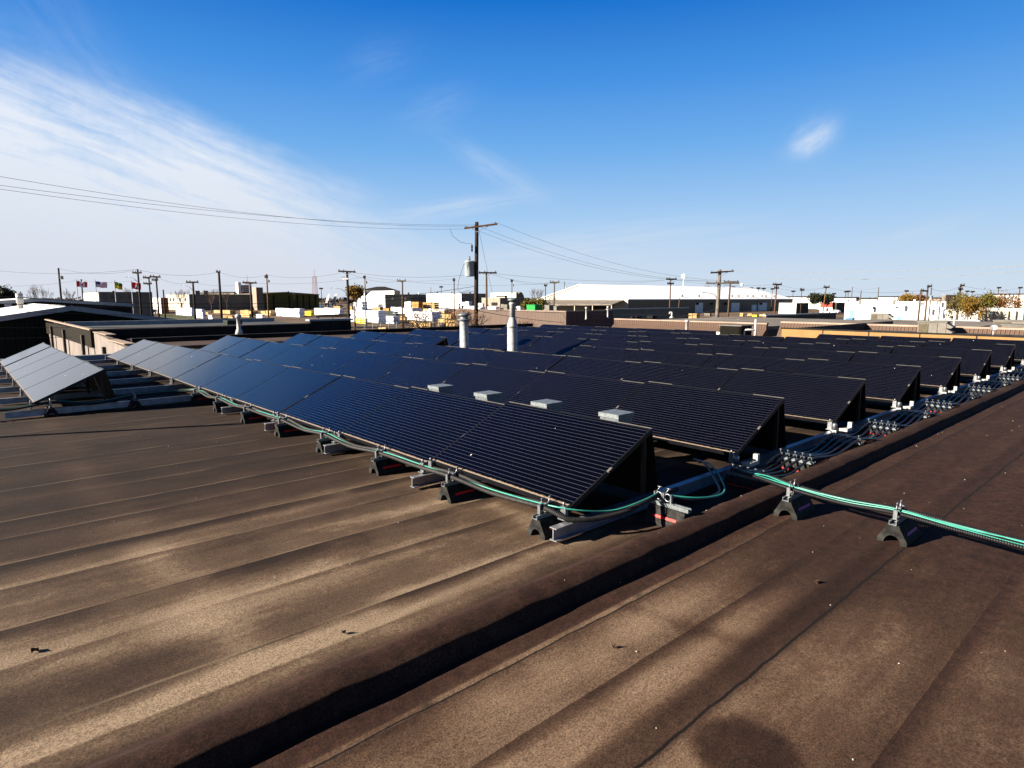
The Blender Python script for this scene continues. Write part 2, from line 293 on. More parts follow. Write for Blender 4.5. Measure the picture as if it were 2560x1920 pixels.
def solo(mb, name, mats, label, cat, group=None, loc=None):
    """a thing that is one mesh, its origin at its base"""
    if loc is None:
        xs, ys, zs = zip(*mb.v); loc = Vector(((min(xs)+max(xs))/2, (min(ys)+max(ys))/2, min(zs)))
    tmp = bpy.data.objects.new('tmp', None); ABS['~'] = Vector(loc)
    base = Vector(loc); me = bpy.data.meshes.new(name); me.from_pydata([Vector(p)-base for p in mb.v], [], mb.f)
    for m in ([mats] if isinstance(mats, str) else mats): me.materials.append(MAT[m])
    me.polygons.foreach_set('material_index', mb.mi); me.polygons.foreach_set('use_smooth', mb.sm); me.update()
    o = bpy.data.objects.new(name, me); COL.objects.link(o); o.location = base; ABS[o.name] = base; bpy.data.objects.remove(tmp)
    return tag(o, label, cat, group)
def dup(r, loc, label=None, group=None, rotz=None):
    c = r.copy(); COL.objects.link(c); c.location = loc; ABS[c.name] = Vector(loc)
    if rotz is not None: c.rotation_euler = (0, 0, rotz)
    if label: c['label'] = label
    if group: c['group'] = group
    for ch in list(r.children):
        d = ch.copy(); COL.objects.link(d); d.parent = c
        for h in list(ch.children):
            e = h.copy(); COL.objects.link(e); e.parent = d
    return c
ORD = ['first', 'second', 'third', 'fourth', 'fifth', 'sixth', 'seventh', 'eighth', 'ninth', 'tenth', 'eleventh']
# ------------------------------------------------------------------ ground
m = MB(); m.add([(-3000, -3000, 0), (3000, -3000, 0), (3000, 3000, 0), (-3000, 3000, 0)], [(0, 1, 2, 3)]); tag(m.build('ground', 'dirt'), kind='structure')
def sheet(name, pts, z, mt):
    m = MB(); m.add([(*p.xy, z) for p in pts], [tuple(range(len(pts)))]); o = m.build(name, mt)
    if o.data.polygons[0].normal.z < 0: o.data.flip_normals()
    tag(o, kind='structure'); return o
m = MB(); m.add([(23, -300, .004), (29, -300, .004), (29, 600, .004), (23, 600, .004)], [(0, 1, 2, 3)]); tag(m.build('back_lane', 'asphalt'), kind='structure')
m = MB(); m.add([(-300, 62, .008), (400, 62, .008), (400, 74, .008), (-300, 74, .008)], [(0, 1, 2, 3)]); tag(m.build('street', 'asphalt'), kind='structure')
sheet('grass_verge', [atz(395, 797, 0), atz(490, 798, 0), atz(480, 789, 0), atz(400, 785, 0)], .02, 'grass')
# ------------------------------------------------------------------ roof deck with the membrane ridge
ZR = 6.2-1.3759-.22
P, DV, LS, TILT = 1.6725, 2.1988, .986, .43144
def sag(u, v):
    u = max(-5, min(17.2, u)); return -.0165*u+.00048*u*u-.00245*v
def sstep(x, a, b): t = min(1, max(0, (x-a)/(b-a))); return t*t*(3-2*t)
def hump(u, v):
    w = .004*noise.noise((v*.45, 3.1, 0))+.008*noise.noise((v*1.6, 8, 0)); u = u+w
    x = -u
    if x < .28 or x > .665: return 0
    wr = .004*noise.noise((v*5.5, u*9, 11))*sstep(x, .27, .36)+.003*noise.noise((v*14, u*5, 12))*sstep(x, .27, .36)+.006*max(0, 1-abs((v*.98+.4) % 1-.5)*9)*sstep(x, .26, .4)
    if x < .50: t = (x-.28)/.22; return .104*(t*t*(3-2*t))+wr
    if x < .615: return .104-.030*((x-.50)/.115)**2+wr
    return .074*max(0, 1-(x-.615)/.030)
def ripple(u, v):
    h = 0
    if u > -.1:
        k = u-1.06; k = k-math.floor(k)                       # lapped one-metre rolls
        h += .0018*math.exp(-((k-.0)/.12)**2 if k < .5 else -((1-k)/.03)**2)
        k = u-.62; k = k-math.floor(k); k = min(k, 1-k); h += .001*math.exp(-(k/.07)**2)
    elif u < -.75:
        for c0, a, wd in ((-.84, .007, .05), (-1.19, -.006, .07), (-1.45, .010, .06), (-1.56, .006, .025), (-2.10, -.008, .06), (-1.86, .004, .12), (-2.55, .007, .05), (-3.2, -.006, .08), (-3.9, .007, .06)):
            cc = c0+.012*noise.noise((v*1.2, c0*7, 0)); h += a*math.exp(-((u-cc)/wd)**2)
    h += .006*noise.noise((v*.9, u*1.4, 2))+.0025*noise.noise((v*2.2, u*5, 5))
    return h
def rz(v, u): return ZR+sag(u, v)+hump(u, v)+ripple(u, v)
us = []
def span(a, b, st):
    n = max(1, round((b-a)/st)); us.extend(a+(b-a)*i/n for i in range(n))
span(-9, -3.2, .16); span(-3.2, -.85, .03); span(-.85, -.70, .02); span(-.70, -.46, .007); span(-.46, -.1, .02); span(-.1, 4, .03); span(4, 8.5, .06); span(8.5, 18.2, .14); us.append(18.2)
vs_ = []
def spanv(a, b, st):
    n = max(1, round((b-a)/st)); vs_.extend(a+(b-a)*i/n for i in range(n))
spanv(-4.2, 2.4, .05); spanv(2.4, 6, .08); spanv(6, 19.6, .2); vs_.append(19.6)
def sstep(x, a, b): t = min(1, max(0, (x-a)/(b-a))); return t*t*(3-2*t)
def wear(v, u):
    seam = red = 0.
    if u > -.15:
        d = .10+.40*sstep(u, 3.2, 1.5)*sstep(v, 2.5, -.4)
        d += .42*noise.noise((v*.38, u*2.1, 1))*(.5 if u > 2.2 else 1)
        d += .75*math.exp(-((u+.06-.03*(v+1.7))/.07)**2)*(.5+.5*sstep(noise.noise((v*.8, 2, 2)), -.4, .3))
        d += .5*math.exp(-((u+.11)/.07)**2-((v+1.75)/.35)**2)+.25*math.exp(-((u-.55)/.35)**2-((v+1.8)/.8)**2)
        for i in range(-1, 9):                                  # sand washed out under the row edges
            d += .35*math.exp(-((v-(i*DV+.05))/.16)**2)*(u < 17)*(.4+.6*sstep(noise.noise((v*2, u*1.3, 4)), -.3, .4))
        seam = 0
    elif u > -.80:
        d = .24+.3*sstep(u, -.34, -.2)+.3*noise.noise((v*1.3, u*6, 1)); red = .9*sstep(u, -.26, -.33)
        red *= .75+.25*noise.noise((v*3, u*9, 0))
    else:
        d = .68-.46*sstep(v, -.5, 1.9)+.30*noise.noise((v*.8, u*1.1, 9))*sstep(v, 3.5, .3)
        red = .25+.45*sstep(v, -.2, 2.6)+.30*sstep(u, -1.5, -2.4)*sstep(v, -2.0, .5)
        d += .25*math.exp(-((u+1.02)/.1)**2-((v+.6)/1.0)**2)+.24*math.exp(-((u+1.33)/.09)**2-((v+.7)/.9)**2)
        d -= .34*sstep(u, -1.40, -1.475)*sstep(u, -1.585, -1.57)+.14*math.exp(-((u+1.19)/.06)**2)+.22*math.exp(-((u+2.10)/.06)**2)
        d -= .20*math.exp(-((v+.42+.2*(u+1.2))/.05)**2)*(u > -1.5)
        d -= .24*math.exp(-((v-1.55)/.04)**2)*(u < -1.62)
        rr = math.hypot((u+1.78)*1.0, (v+1.03)*1.0); d -= .85*sstep(rr, .21, .12)
        if -.84 < u and (abs(v+1.62-.1*u) < .012 or abs(v+.35) < .006): seam = .7
    d += .10*noise.noise((v*3, u*3, 6))
    return max(0, min(1, d)), seam, max(0, min(1, red))
def make_deck():
    nu, nv = len(us), len(vs_); V = []; C = []
    for v in vs_:
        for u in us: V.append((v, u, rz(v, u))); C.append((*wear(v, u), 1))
    Fc = [(j*nu+i, (j+1)*nu+i, (j+1)*nu+i+1, j*nu+i+1) for j in range(nv-1) for i in range(nu-1)]
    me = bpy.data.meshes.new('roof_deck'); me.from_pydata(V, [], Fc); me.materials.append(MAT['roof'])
    at = me.color_attributes.new('wear', 'FLOAT_COLOR', 'POINT'); at.data.foreach_set('color', [c for q in C for c in q])
    me.polygons.foreach_set('use_smooth', [True]*len(Fc)); me.update()
    o = bpy.data.objects.new('roof_deck', me); COL.objects.link(o); tag(o, kind='structure')
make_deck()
# walls of the building we stand on, and the metal edge along the far side of its roof
m = MB(); m.box(-4.2, 19.6, -9, 18.2, 0, ZR-.42)
r0 = root('host_building', 'low commercial building whose dark brown roof carries the solar panels', 'building', (7, 5, 0)); m.build('wall', 'taupe', r0)
m = MB()
for a in range(0, 24): m.box(-4.2+a, -3.203+a, 18.203, 18.42, ZR-.5, ZR+sag(18, -4+a)+.14)
m.build('parapet', 'trim_grey', r0); m = MB(); m.box(19.603, 19.8, -9, 18.2, ZR-.5, ZR+.02); m.build('edge_flashing', 'brown_flash', r0)
# ------------------------------------------------------------------ solar panels
TOPZ = LS*math.sin(TILT); TOPX = LS*math.cos(TILT)
def slope(s, h=0): return (s*math.cos(TILT)-h*math.sin(TILT), s*math.sin(TILT)+h*math.cos(TILT))
PW = 1.628
def make_panel():
    ABS['proto'] = Vector((0, 0, 0))
    r = root('solar_panel', 'x', 'solar panel', (0, 0, 0), 'solar panels on the roof')
    def slab(mb, s0, s1, y0, y1, h0, h1):
        a, b, c, d = slope(s0, h0), slope(s1, h0), slope(s1, h1), slope(s0, h1)
        mb.hexa([(a[0], y0, a[1]), (b[0], y0, b[1]), (b[0], y1, b[1]), (a[0], y1, a[1]), (d[0], y0, d[1]), (c[0], y0, c[1]), (c[0], y1, c[1]), (d[0], y1, d[1])])
    gm = MB(); slab(gm, .012, LS-.012, .012, PW-.012, -.028, -.002); gm.build('cell_glass', 'solar_glass', r)
    fm = MB(); slab(fm, 0, .0118, 0, PW, -.035, 0); slab(fm, LS-.0118, LS, 0, PW, -.035, 0); slab(fm, .0118, LS-.0118, 0, .0118, -.035, 0); slab(fm, .0118, LS-.0118, PW-.0118, PW, -.035, 0)
    fm.build('frame', 'black_frame', r)
    d = MB(); x0, z0 = slope(LS+.004, -.02); d.hexa([(x0, .01, z0), (x0+.14, .01, -.17), (x0+.14, PW-.01, -.17), (x0, PW-.01, z0), (x0+.006, .01, z0+.002), (x0+.146, .01, -.168), (x0+.146, PW-.01, -.168), (x0+.006, PW-.01, z0+.002)])
    d.build('wind_deflector', 'black_plate', r)
    for y in (.05, PW-.05):
        l = MB(); a = slope(LS-.05, -.037); l.bar((a[0], y, a[1]), (a[0]+.02, y, -.13), .03, .03); l.build('support_leg', 'black_frame', r)
    for y in (.0, PW-.34):
        e = MB(); slab(e, LS-.003, LS+.003, y, y+.32, .0012, .0045); e.build('edge_glint', 'edge_white', r)  # pale strips stand in for sun glints along the top corners
    for y in (.035, PW-.035):
        k = MB(); a = slope(-.012, -.012); k.box(a[0]-.022, a[0]+.006, y-.022, y+.022, -.075, .004); k.box(a[0]-.04, a[0]+.0, y-.03, y+.03, -.085, -.0752); k.lathe([(.010, 0), (.010, .024), (.006, .03)], (a[0]-.012, y, .0042), 8); k.build('clamp', 'zinc', r)
    c = MB(); a, b = slope(.42, .0012), slope(.47, .0012); c.add([(a[0], -.011, a[1]), (b[0], -.011, b[1]), (b[0], .008, b[1]+.0), (a[0], .008, a[1])], [(0, 1, 2, 3)]); c.add([(a[0], -.011, a[1]-.006), (b[0], -.011, b[1]-.006), (b[0], .008, b[1]-.006), (a[0], .008, a[1]-.006)], [(3, 2, 1, 0)]); c.build('mid_clamp', 'edge_white', r)
    return r
proto = make_panel(); used = False
ROWS = {-1: [(5, 10)], 3: [(0, 4), (7, 10)], 7: [(0, 3), (5, 10)]}
RN = {-1: 'short row at the left edge', 0: 'front row', 1: 'second row', 2: 'third row', 3: 'fourth row', 4: 'fifth row', 5: 'sixth row', 6: 'seventh row', 7: 'rearmost row'}
rail_h = {}
for r in range(-1, 8):
    for a, b in ROWS.get(r, [(0, 10)]):
        for i in range(a, b):
            part_of = ''
            if r == 3: part_of = ' right of chimneys' if a == 0 else ' left of chimneys'
            if r == 7: part_of = ' near the orange wall' if a == 0 else ' near the chimneys'
            k = i-a; n = b-a
            pos = ('rightmost' if k == 0 else 'leftmost' if k == n-1 else ORD[k]+' from the right')
            look = 'pale sky-reflecting' if r == -1 else 'greyish blue reflecting' if i > 5 else 'dark blue black-framed' if r == 0 else 'near-black'
            lab = f'{look} panel, {pos} in the {RN[r]}{part_of}'
            loc = (r*DV, i*P+.008, ZR+.22+sag(i*P+.8, r*DV+.45))
            loc = tuple(Vector(loc)+Vector((random.gauss(0, .006), random.gauss(0, .003), random.gauss(0, .004))))
            if not used: proto.location = loc; ABS[proto.name] = Vector(loc); proto['label'] = lab; used = True; o = proto
            else: o = dup(proto, loc, lab)
            o.rotation_euler = (random.gauss(0, .0025), random.gauss(0, .003), 0)
# rails under the panel joints
for i in range(11):
    u = i*P; v0 = -DV-.32 if i >= 5 else -.16; v1 = 7*DV+1.3
    m = MB(); n = 24
    for (ya, yb, za, zb) in ((-.03, .03, .0, .007), (-.0035, .0035, .0072, .083), (-.03, .03, .0832, .09)):
        for k in range(n):
            va, vb = v0+(v1-v0)*k/n, v0+(v1-v0)*(k+1)/n; A, B = ZR+.025+sag(u, va), ZR+.025+sag(u, vb)
            m.hexa([(va, u+ya, A+za), (vb, u+ya, B+za), (vb, u+yb, B+za), (va, u+yb, A+za), (va, u+ya, A+zb), (vb, u+ya, B+zb), (vb, u+yb, B+zb), (va, u+yb, A+zb)])
    lab = ('aluminium I-shaped rail under the right ends of the panel rows' if i == 0 else 'aluminium I-shaped rail under the left ends of the panel rows' if i == 10 else f'aluminium I-shaped rail under the {ORD[i-1]} panel joint from the right')
    solo(m, 'mounting_rail', 'aluminium', lab, 'rail', 'rails under the solar panels')
# ------------------------------------------------------------------ rubber support blocks with strut, clamps and stripe
def make_block(stripe='red', nclamp=2, clamp_x=.06):
    """extruded along +x, arch face at x = 0, centred on y = 0, base z = 0"""
    r = root('conduit_support_block', 'x', 'support block', (0, 0, 0), 'rubber blocks carrying the conduits')
    out = [(-.085, 0), (-.085, .035), (-.068, .062), (-.04, .115), (-.034, .132), (.034, .132), (.04, .115), (.068, .062), (.085, .035), (.085, 0), (.05, 0)]
    out += [(.05*math.cos(a), .062*math.sin(a)) for a in [PI*k/8 for k in range(1, 8)]]+[(-.05, 0)]
    m = MB(); m.prism(out, 'x', 0, .30); m.build('rubber_base', 'rubber', r)
    m = MB(); a, b = -.012, .315
    m.box(a, b, -.022, .022, .1325, .1365); m.box(a, b, -.022, -.0185, .1367, .160); m.box(a, b, .0185, .022, .1367, .160); m.box(a, b, -.0183, -.010, .157, .160); m.box(a, b, .010, .0183, .157, .160)
    m.build('strut_channel', 'galv', r)
    for q in range(nclamp):
        x = clamp_x+.075*q; m = MB()
        m.tube([(x+.027*math.cos(t), 0, .196+.027*math.sin(t)) for t in [PI*2*k/12 for k in range(13)]], .0055, 6); m.box(x-.036, x-.026, -.012, .012, .16, .225); m.box(x+.026, x+.036, -.012, .012, .16, .225)
        m.tube([(x-.02, 0, .222), (x+.006, .004, .262)], .005, 6); m.tube([(x-.012, 0, .262), (x+.022, .004, .262)], .005, 6)
        m.build('pipe_clamp', 'zinc', r)
    for sgn in (-1, 1):
        m = MB(); y0, y1 = (.0705, .0625)
        m.hexa([(.06, sgn*y0, .060), (.25, sgn*y0, .060), (.25, sgn*y1, .076), (.06, sgn*y1, .076), (.06, sgn*(y0+.002), .061), (.25, sgn*(y0+.002), .061), (.25, sgn*(y1+.002), .077), (.06, sgn*(y1+.002), .077)]); m.build('reflective_stripe', stripe, r)
    return r
blk = make_block(); first = True
def place_block(v, u, lab, rot=0., src=None, dz=0.):
    global first
    src = src or blk; loc = (v, u, rz(v, u)-.004+dz)
    if src is blk and first: first = False; src.location = loc; src.rotation_euler = (0, 0, rot); src['label'] = lab; ABS[src.name] = Vector(loc); return src
    return dup(src, loc, lab, rotz=rot)
FB = [.17, 1.22, 2.34, 3.50, 4.66, 5.86, 7.05, 8.2]
for k, u in enumerate(FB): place_block(-.15, u, ('black arched rubber block at the near right corner of the front row' if k == 0 else f'black arched rubber block under the front conduit, {ORD[k]} from the right corner'))
place_block(-.95, 8.2, 'rubber block under the conduit beside the short left row, nearer the front row', PI/2); place_block(-2.0, 8.25, 'rubber block with red stripe below the near corner of the short left row', PI/2); place_block(-3.02, 8.35, 'rubber block at the left picture edge under the teal cable', PI/2)
place_block(.72, -.14, 'rubber block with bright red stripe between the front row and the roof ridge', -PI/2)
blk2 = make_block('purple', 2)
blk2['label'] = 'rubber block beside the roof ridge carrying the teal cables'; blk2.location = (1.43, -.80, rz(1.43, -.80)-.006); ABS[blk2.name] = blk2.location.copy()
dup(blk2, (1.43, -1.49, rz(1.43, -1.49)-.006), 'rubber block farthest right, out on the open roof under teal cables')
# ------------------------------------------------------------------ conduits and cables
def hose(pts, r, name, mt, lab, cat='conduit', rib=.0032, n=10, group=None):
    P_ = [Vector(p) for p in pts]; out = []
    for a in range(len(P_)-1):
        p0, p1_, p2_, p3 = P_[max(a-1, 0)], P_[a], P_[a+1], P_[min(a+2, len(P_)-1)]
        L = (p2_-p1_).length; K2 = max(2, int(L/rib)) if rib else max(3, int(L/.05))
        for k in range(K2):
            t = k/K2; out.append(.5*((2*p1_)+(p2_-p0)*t+(2*p0-5*p1_+4*p2_-p3)*t*t+(3*p1_-p0-3*p2_+p3)*t**3))
    out.append(P_[-1])
    rs = [r*(1 if (k//2) % 2 else .84) for k in range(len(out))] if rib else r
    m = MB(); m.tube(out, rs, n); return solo(m, name, mt, lab, cat, group)
def front_path(off, zz):
    pts = []
    for k, u in enumerate(FB):
        pts.append((-.09+off, u, rz(-.1, u)+.198+zz))
        if k < len(FB)-1: um = (u+FB[k+1])/2; pts.append((-.07+off*.7+.02*math.sin(k*2.1), um, rz(-.1, um)+.168+zz+.008*math.sin(k*1.7)))
    return pts
end1 = [(-.30, 8.42, ZR-.1+.17), (-.95, 8.34, ZR-.1+.18), (-1.5, 8.3, ZR-.1+.13), (-2.0, 8.35, ZR-.1+.19), (-2.5, 8.4, ZR-.1+.14), (-3.02, 8.45, ZR-.1+.18), (-4.2, 8.5, ZR-.1+.14)]
hose([(.95, -.20, ZR+.19), (.62, -.20, ZR+.19), (.30, -.16, ZR+.14), (.0, -.03, ZR+.14)]+front_path(0, 0)+end1, .0175, 'corrugated_conduit', 'conduit', 'outer grey corrugated conduit running along the foot of the front row')
hose(front_path(.075, 0)+[tuple(Vector(p)+Vector((.05, .07, 0))) for p in end1], .0175, 'corrugated_conduit', 'conduit', 'inner grey corrugated conduit, closer to the front row panels')
tl = [(.72, -.20, ZR+.215), (.5, -.21, ZR+.20), (.25, -.12, ZR+.165), (-.04, .06, ZR+.21)]+[tuple(Vector(p)+Vector((.036+.012*math.sin(i*3.1), 0, .004+.010*math.sin(i*2.3)))) for i, p in enumerate(front_path(0, 0))][1:]+[tuple(Vector(p)+Vector((.03, .03, .022))) for p in end1]
hose(tl, .0055, 'teal_cable', 'teal', 'thin teal cable laid along the front row conduits', 'cable', 0, 6)
hose([(.72, -.17, ZR+.20), (.95, -.33, ZR+.14), (1.3, -.34, ZR+.12), (1.55, -.16, ZR+.14), (1.75, .05, ZR+.19), (1.9, .25, ZR+.16)], .010, 'looped_cable', 'cable', 'dark cable loop behind the red striped block at the end of the front row', 'cable', 0, 8)
hose([(.75, -.19, ZR+.19), (1.0, -.36, ZR+.15), (1.3, -.38, ZR+.13), (1.6, -.18, ZR+.15), (1.78, .03, ZR+.19), (1.9, .2, ZR+.14)], .007, 'looped_cable', 'teal', 'teal cable loop in the shade behind the red striped block', 'cable', 0, 6)
def across(off, dz, wob, ph):
    z = ZR+.03
    P0 = [(1.95+off*.3, -.12, z+.10), (1.78+off*.5, -.32, z+.14), (1.62+off, -.55, z+.175), (1.5+off, -.80, z+.185), (1.49+off, -1.15, z+.172), (1.49+off, -1.49, z+.185), (1.50+off, -1.8, z+.165), (1.52+off, -2.15, z+.145), (1.55+off, -2.6, z+.12), (1.5+off, -3.4, z+.09)]
    return [(a+wob*math.sin(i*1.9+ph), b, c+dz+wob*.6*math.cos(i*2.3+ph)) for i, (a, b, c) in enumerate(P0)]
hose(across(-.002, 0, .003, 0), .0135, 'corrugated_conduit', 'conduit_black', 'nearer black corrugated conduit crossing the ridge to the right roof')
hose(across(.080, .010, .003, 1), .0135, 'corrugated_conduit', 'conduit_black', 'farther black corrugated conduit crossing the ridge to the right roof')
for k, nm in enumerate(('topmost', 'middle', 'lowest')):
    hose(across(.022+.016*k, .010+.006*(k % 2), .013, k*1.7), .0042, 'teal_cable', 'teal', f'{nm} of three teal cables strapped to the conduits over the ridge', 'cable', 0, 6, 'teal cables over the ridge')
# dark cable bundles beside the row ends, with their supports, clamps and connectors
pt = [(1.9, -.25), (2.75, -.27), (3.9, -.28), (5.0, -.28), (6.1, -.30), (7.2, -.30), (8.4, -.30), (9.5, -.30), (10.6, -.31), (11.7, -.31), (12.9, -.31), (14.0, -.31), (15.2, -.31), (16.3, -.3)]
def wide_block():
    r = root('cable_support_block', 'x', 'support block', (0, 0, 0), 'blocks carrying the black cable bundles')
    m = MB(); m.prism([(-.075, 0), (-.075, .035), (-.035, .115), (.035, .115), (.075, .035), (.075, 0)], 'y', -.16, .16); m.build('rubber_base', 'rubber', r)
    m = MB(); m.box(-.022, .022, -.19, .17, .1153, .119); m.box(-.022, -.0185, -.19, .17, .1193, .14); m.box(.0185, .022, -.19, .17, .1193, .14); m.build('strut_channel', 'galv', r)
    for q in range(5):
        y = -.15+.068*q; m = MB(); m.box(-.010, .010, y-.018, y-.013, .14, .172); m.box(-.010, .010, y+.013, y+.018, .14, .172); m.box(-.010, .010, y-.018, y+.018, .1723, .176); m.tube([(0, y, .175), (0, y+.004, .204)], .004, 6); m.tube([(0, y-.012, .204), (0, y+.014, .204)], .0035, 6); m.build('pipe_clamp', 'zinc_dull', r)
    for sx in (-.0705, .0705):
        m = MB(); m.box(min(sx, sx*.93), max(sx, sx*.93), -.13, .13, .034, .052); m.build('reflective_stripe', 'red', r)
    return r
wb = wide_block(); wu = False
for k, (v, u) in enumerate(pt):
    row = int(round((v-.6)/DV)); lab = f'black rubber block with clamped cables beside the ridge, {ORD[min(k, 10)]} going back' if k < 11 else ['distant cable block at the eighth row end, nearer of two', 'distant cable block at the eighth row end, farther of two', 'rearmost cable block beside the ridge'][k-11]
    loc = (v, u, rz(v, u)-.01)
    if not wu: wu = True; wb.location = loc; wb['label'] = lab
    else: dup(wb, loc, lab)
for q in range(5):
    pts = []
    for k, (v, u) in enumerate(pt):
        y = u-.15+.068*q; pts.append((v, y, rz(v, u)+.148))
        if k < len(pt)-1: v2 = (v+pt[k+1][0])/2; pts.append((v2, y-.02+.01*math.sin(k+q), rz(v2, u-.02)+.085+.01*math.sin(k*1.3+q)))
    hose(pts, .011, 'power_cable', 'cable', f'black cable beside the row ends, {["closest to the panels", "second from the panels", "middle of five", "second from the ridge", "closest to the ridge"][4-q]}', 'cable', 0, 6, 'black cables beside the row ends')
for r in range(1, 8):
    v = r*DV; z = ZR+sag(0, v)
    R_ = root('cable_connector', f'white plastic cable elbow with zinc box at the right foot of the {RN[r]}', 'connector', (v+.03, -.10, z+.1), 'white cable elbows at the row ends')
    m = MB(); m.box(v-.02, v+.045, -.10, -.06, z+.125, z+.155); m.box(v-.02, v+.14, -.145, -.103, z+.125, z+.158); m.box(v+.10, v+.14, -.145, -.103, z+.1582, z+.215); m.build('elbow', 'white_plastic', R_)
    m = MB(); m.lathe([(.026, 0), (.026, .06), (.02, .075)], (v-.045, -.02, z+.135), 10); m.box(v-.075, v-.015, -.05, .01, z+.105, z+.1345); m.build('gland', 'zinc', R_)
# four galvanised boxes on the back edge of the front row
def make_box():
    r = root('junction_box', 'x', 'box', (0, 0, 0), 'galvanised boxes behind the front row')
    m = MB(); m.hexa([(0.02, -.095, .0), (.15, -.095, .0), (.15, .095, .0), (.02, .095, .0), (-.01, -.095, .16), (.18, -.095, .16), (.18, .095, .16), (-.01, .095, .16)]); m.build('body', 'galv', r)
    m = MB(); m.box(-.02, .19, -.105, .105, .1603, .195); m.build('lid', 'galv', r)
    m = MB(); m.box(.05, .09, -.02, .02, -.40, -.0003); m.build('bracket', 'aluminium', r)
    return r
jb = make_box()
for k, (x, y) in enumerate([(1528, 1052), (1354, 1017), (1208, 985), (1090, 970)]):
    p = atx(x, y, 1.02); loc = (1.00, p.y, ZR+sag(p.y, 1)+.475)
    lab = ['galvanised box behind the front row, nearest the right end', 'galvanised box behind the front row, second from the right end', 'galvanised box behind the front row, third from the right end', 'galvanised box behind the front row, farthest left of the four'][k]
    if k == 0: jb.location = loc; jb['label'] = lab
    else: dup(jb, loc, lab)
# ------------------------------------------------------------------ roof vents and cooling unit
def vent_pipe(x, ytop, v, r, kind, lab, ybase=None):
    top = atx(x, ytop, v); c = (v, top.y, 0); zb = rz(v, top.y)-.02; zt = top.z
    R_ = root('chimney_pipe', lab, 'chimney', (v, top.y, zb)); H = zt-zb
    if kind == 'cap':
        m = MB(); m.lathe([(r*1.5, 0), (r*1.35, .05), (r, .06), (r, H-.24), (r*1.02, H-.235)], (v, top.y, zb), 24); m.build('flue', 'flue_metal', R_)
        m = MB(); m.lathe([(r*1.12, H-.2348), (r*1.62, H-.195), (r*1.55, H-.18), (r*.9, H-.175), (r*.9, H-.08), (r*.92, H-.0795)], (v, top.y, zb), 24)
        m.build('collar', 'galv', R_)
        m = MB(); m.lathe([(r*.93, H-.079), (r*1.5, H-.07), (r*1.55, H-.055), (r*.8, H-.01), (.02, H)], (v, top.y, zb), 24); m.build('rain_cap', 'galv', R_)
    else:
        m = MB(); m.lathe([(r*1.2, 0), (r, .04), (r, H*.56), (r*1.015, H*.565)], (v, top.y, zb), 24); m.build('flue', 'flue_metal', R_)
        m = MB(); m.lathe([(r*1.05, H*.5655), (r*1.05, H*.60), (r*.62, H*.71), (r*.60, H*.715)], (v, top.y, zb), 24); m.build('cone', 'flue_metal', R_)
        m = MB(); m.lathe([(r*.56, H*.7155), (r*.56, H*.90), (r*.66, H*.905), (r*.66, H*.93), (r*.5, H*.935)], (v, top.y, zb), 24); m.build('upper_pipe', 'flue_metal', R_)
        m = MB(); m.lathe([(r*.5, H*.9355), (r*.5, H*.96), (r*1.0, H*.965), (r*.95, H*.98), (r*.4, H)], (v, top.y, zb), 24); m.build('rain_cap', 'galv', R_)
vent_pipe(1160, 782, 7.75, .125, 'cap', 'galvanised chimney pipe with wide mushroom cap among the panels'); vent_pipe(1281, 745, 7.75, .13, 'cone', 'taller galvanised chimney with cone reducer and narrow top among the panels')
p = atx(1840, 812, 18.3); z0 = rz(18.3, p.y)
R_ = root('cooling_unit', 'squat dark green cooling unit with pale lid behind the rear panel row', 'cooling unit', (18.3, p.y, z0)); m = MB(); w = .43
m.prism([(-w, -w+.08), (-w+.08, -w), (w-.08, -w), (w, -w+.08), (w, w-.08), (w-.08, w), (-w+.08, w), (-w, w-.08)], 'z', 0, p.z-z0-.03)
m.v = [(a+18.3, b+p.y, c+z0) for a, b, c in m.v]; m.build('body', 'ac_green', R_); MAT['ac_green'].node_tree.nodes['Principled BSDF'].inputs['Specular IOR Level'].default_value = .1
m = MB()
for k in range(9): zz = z0+.08+k*(p.z-z0-.15)/9; m.box(18.3-w-.006, 18.3+w+.006, p.y-w-.006, p.y+w+.006, zz, zz+.012)
m.build('louvre_band', 'ac_green', R_); m = MB(); m.box(18.3-w-.01, 18.3+w+.01, p.y-w-.01, p.y+w+.01, p.z-.0297, p.z); m.build('lid', 'rtu', R_)
p = atx(1890, 798, 18.2); m = MB(); m.tube([(18.2, p.y, rz(18.2, p.y)), (18.2, p.y, p.z)], .045, 12); m.tube([(18.15, p.y+.02, rz(18.2, p.y)+.62), (18.1, p.y+.3, rz(18.2, p.y)+.62), (18.08, p.y+.36, rz(18.2, p.y)+.55), (18.08, p.y+.37, rz(18.2, p.y)+.1)], .04, 10); solo(m, 'plumbing_vent', 'white_plastic', 'thick white plastic vent pipe with a bent branch beside the cooling unit', 'vent pipe')
p = atx(1718, 800, 18.6); m = MB(); m.lathe([(.07, 0), (.06, .03), (.06, p.z-rz(18.6, p.y)-.09), (.085, p.z-rz(18.6, p.y)-.08), (.085, p.z-rz(18.6, p.y))], (18.6, p.y, rz(18.6, p.y)), 14); solo(m, 'plumbing_vent', 'white_plastic', 'pale vent pipe behind the rear panel row, left of the cooling unit', 'vent pipe')
p = atx(1806, 838, 18.9); m = MB(); m.box(18.8, 19.1, p.y-.35, p.y+.35, rz(19, p.y), p.z+.08); m.box(18.77, 19.13, p.y-.38, p.y+.38, p.z+.0803, p.z+.11); solo(m, 'roof_curb', 'white_wall', 'low white box on the roof just left of the cooling unit', 'box')
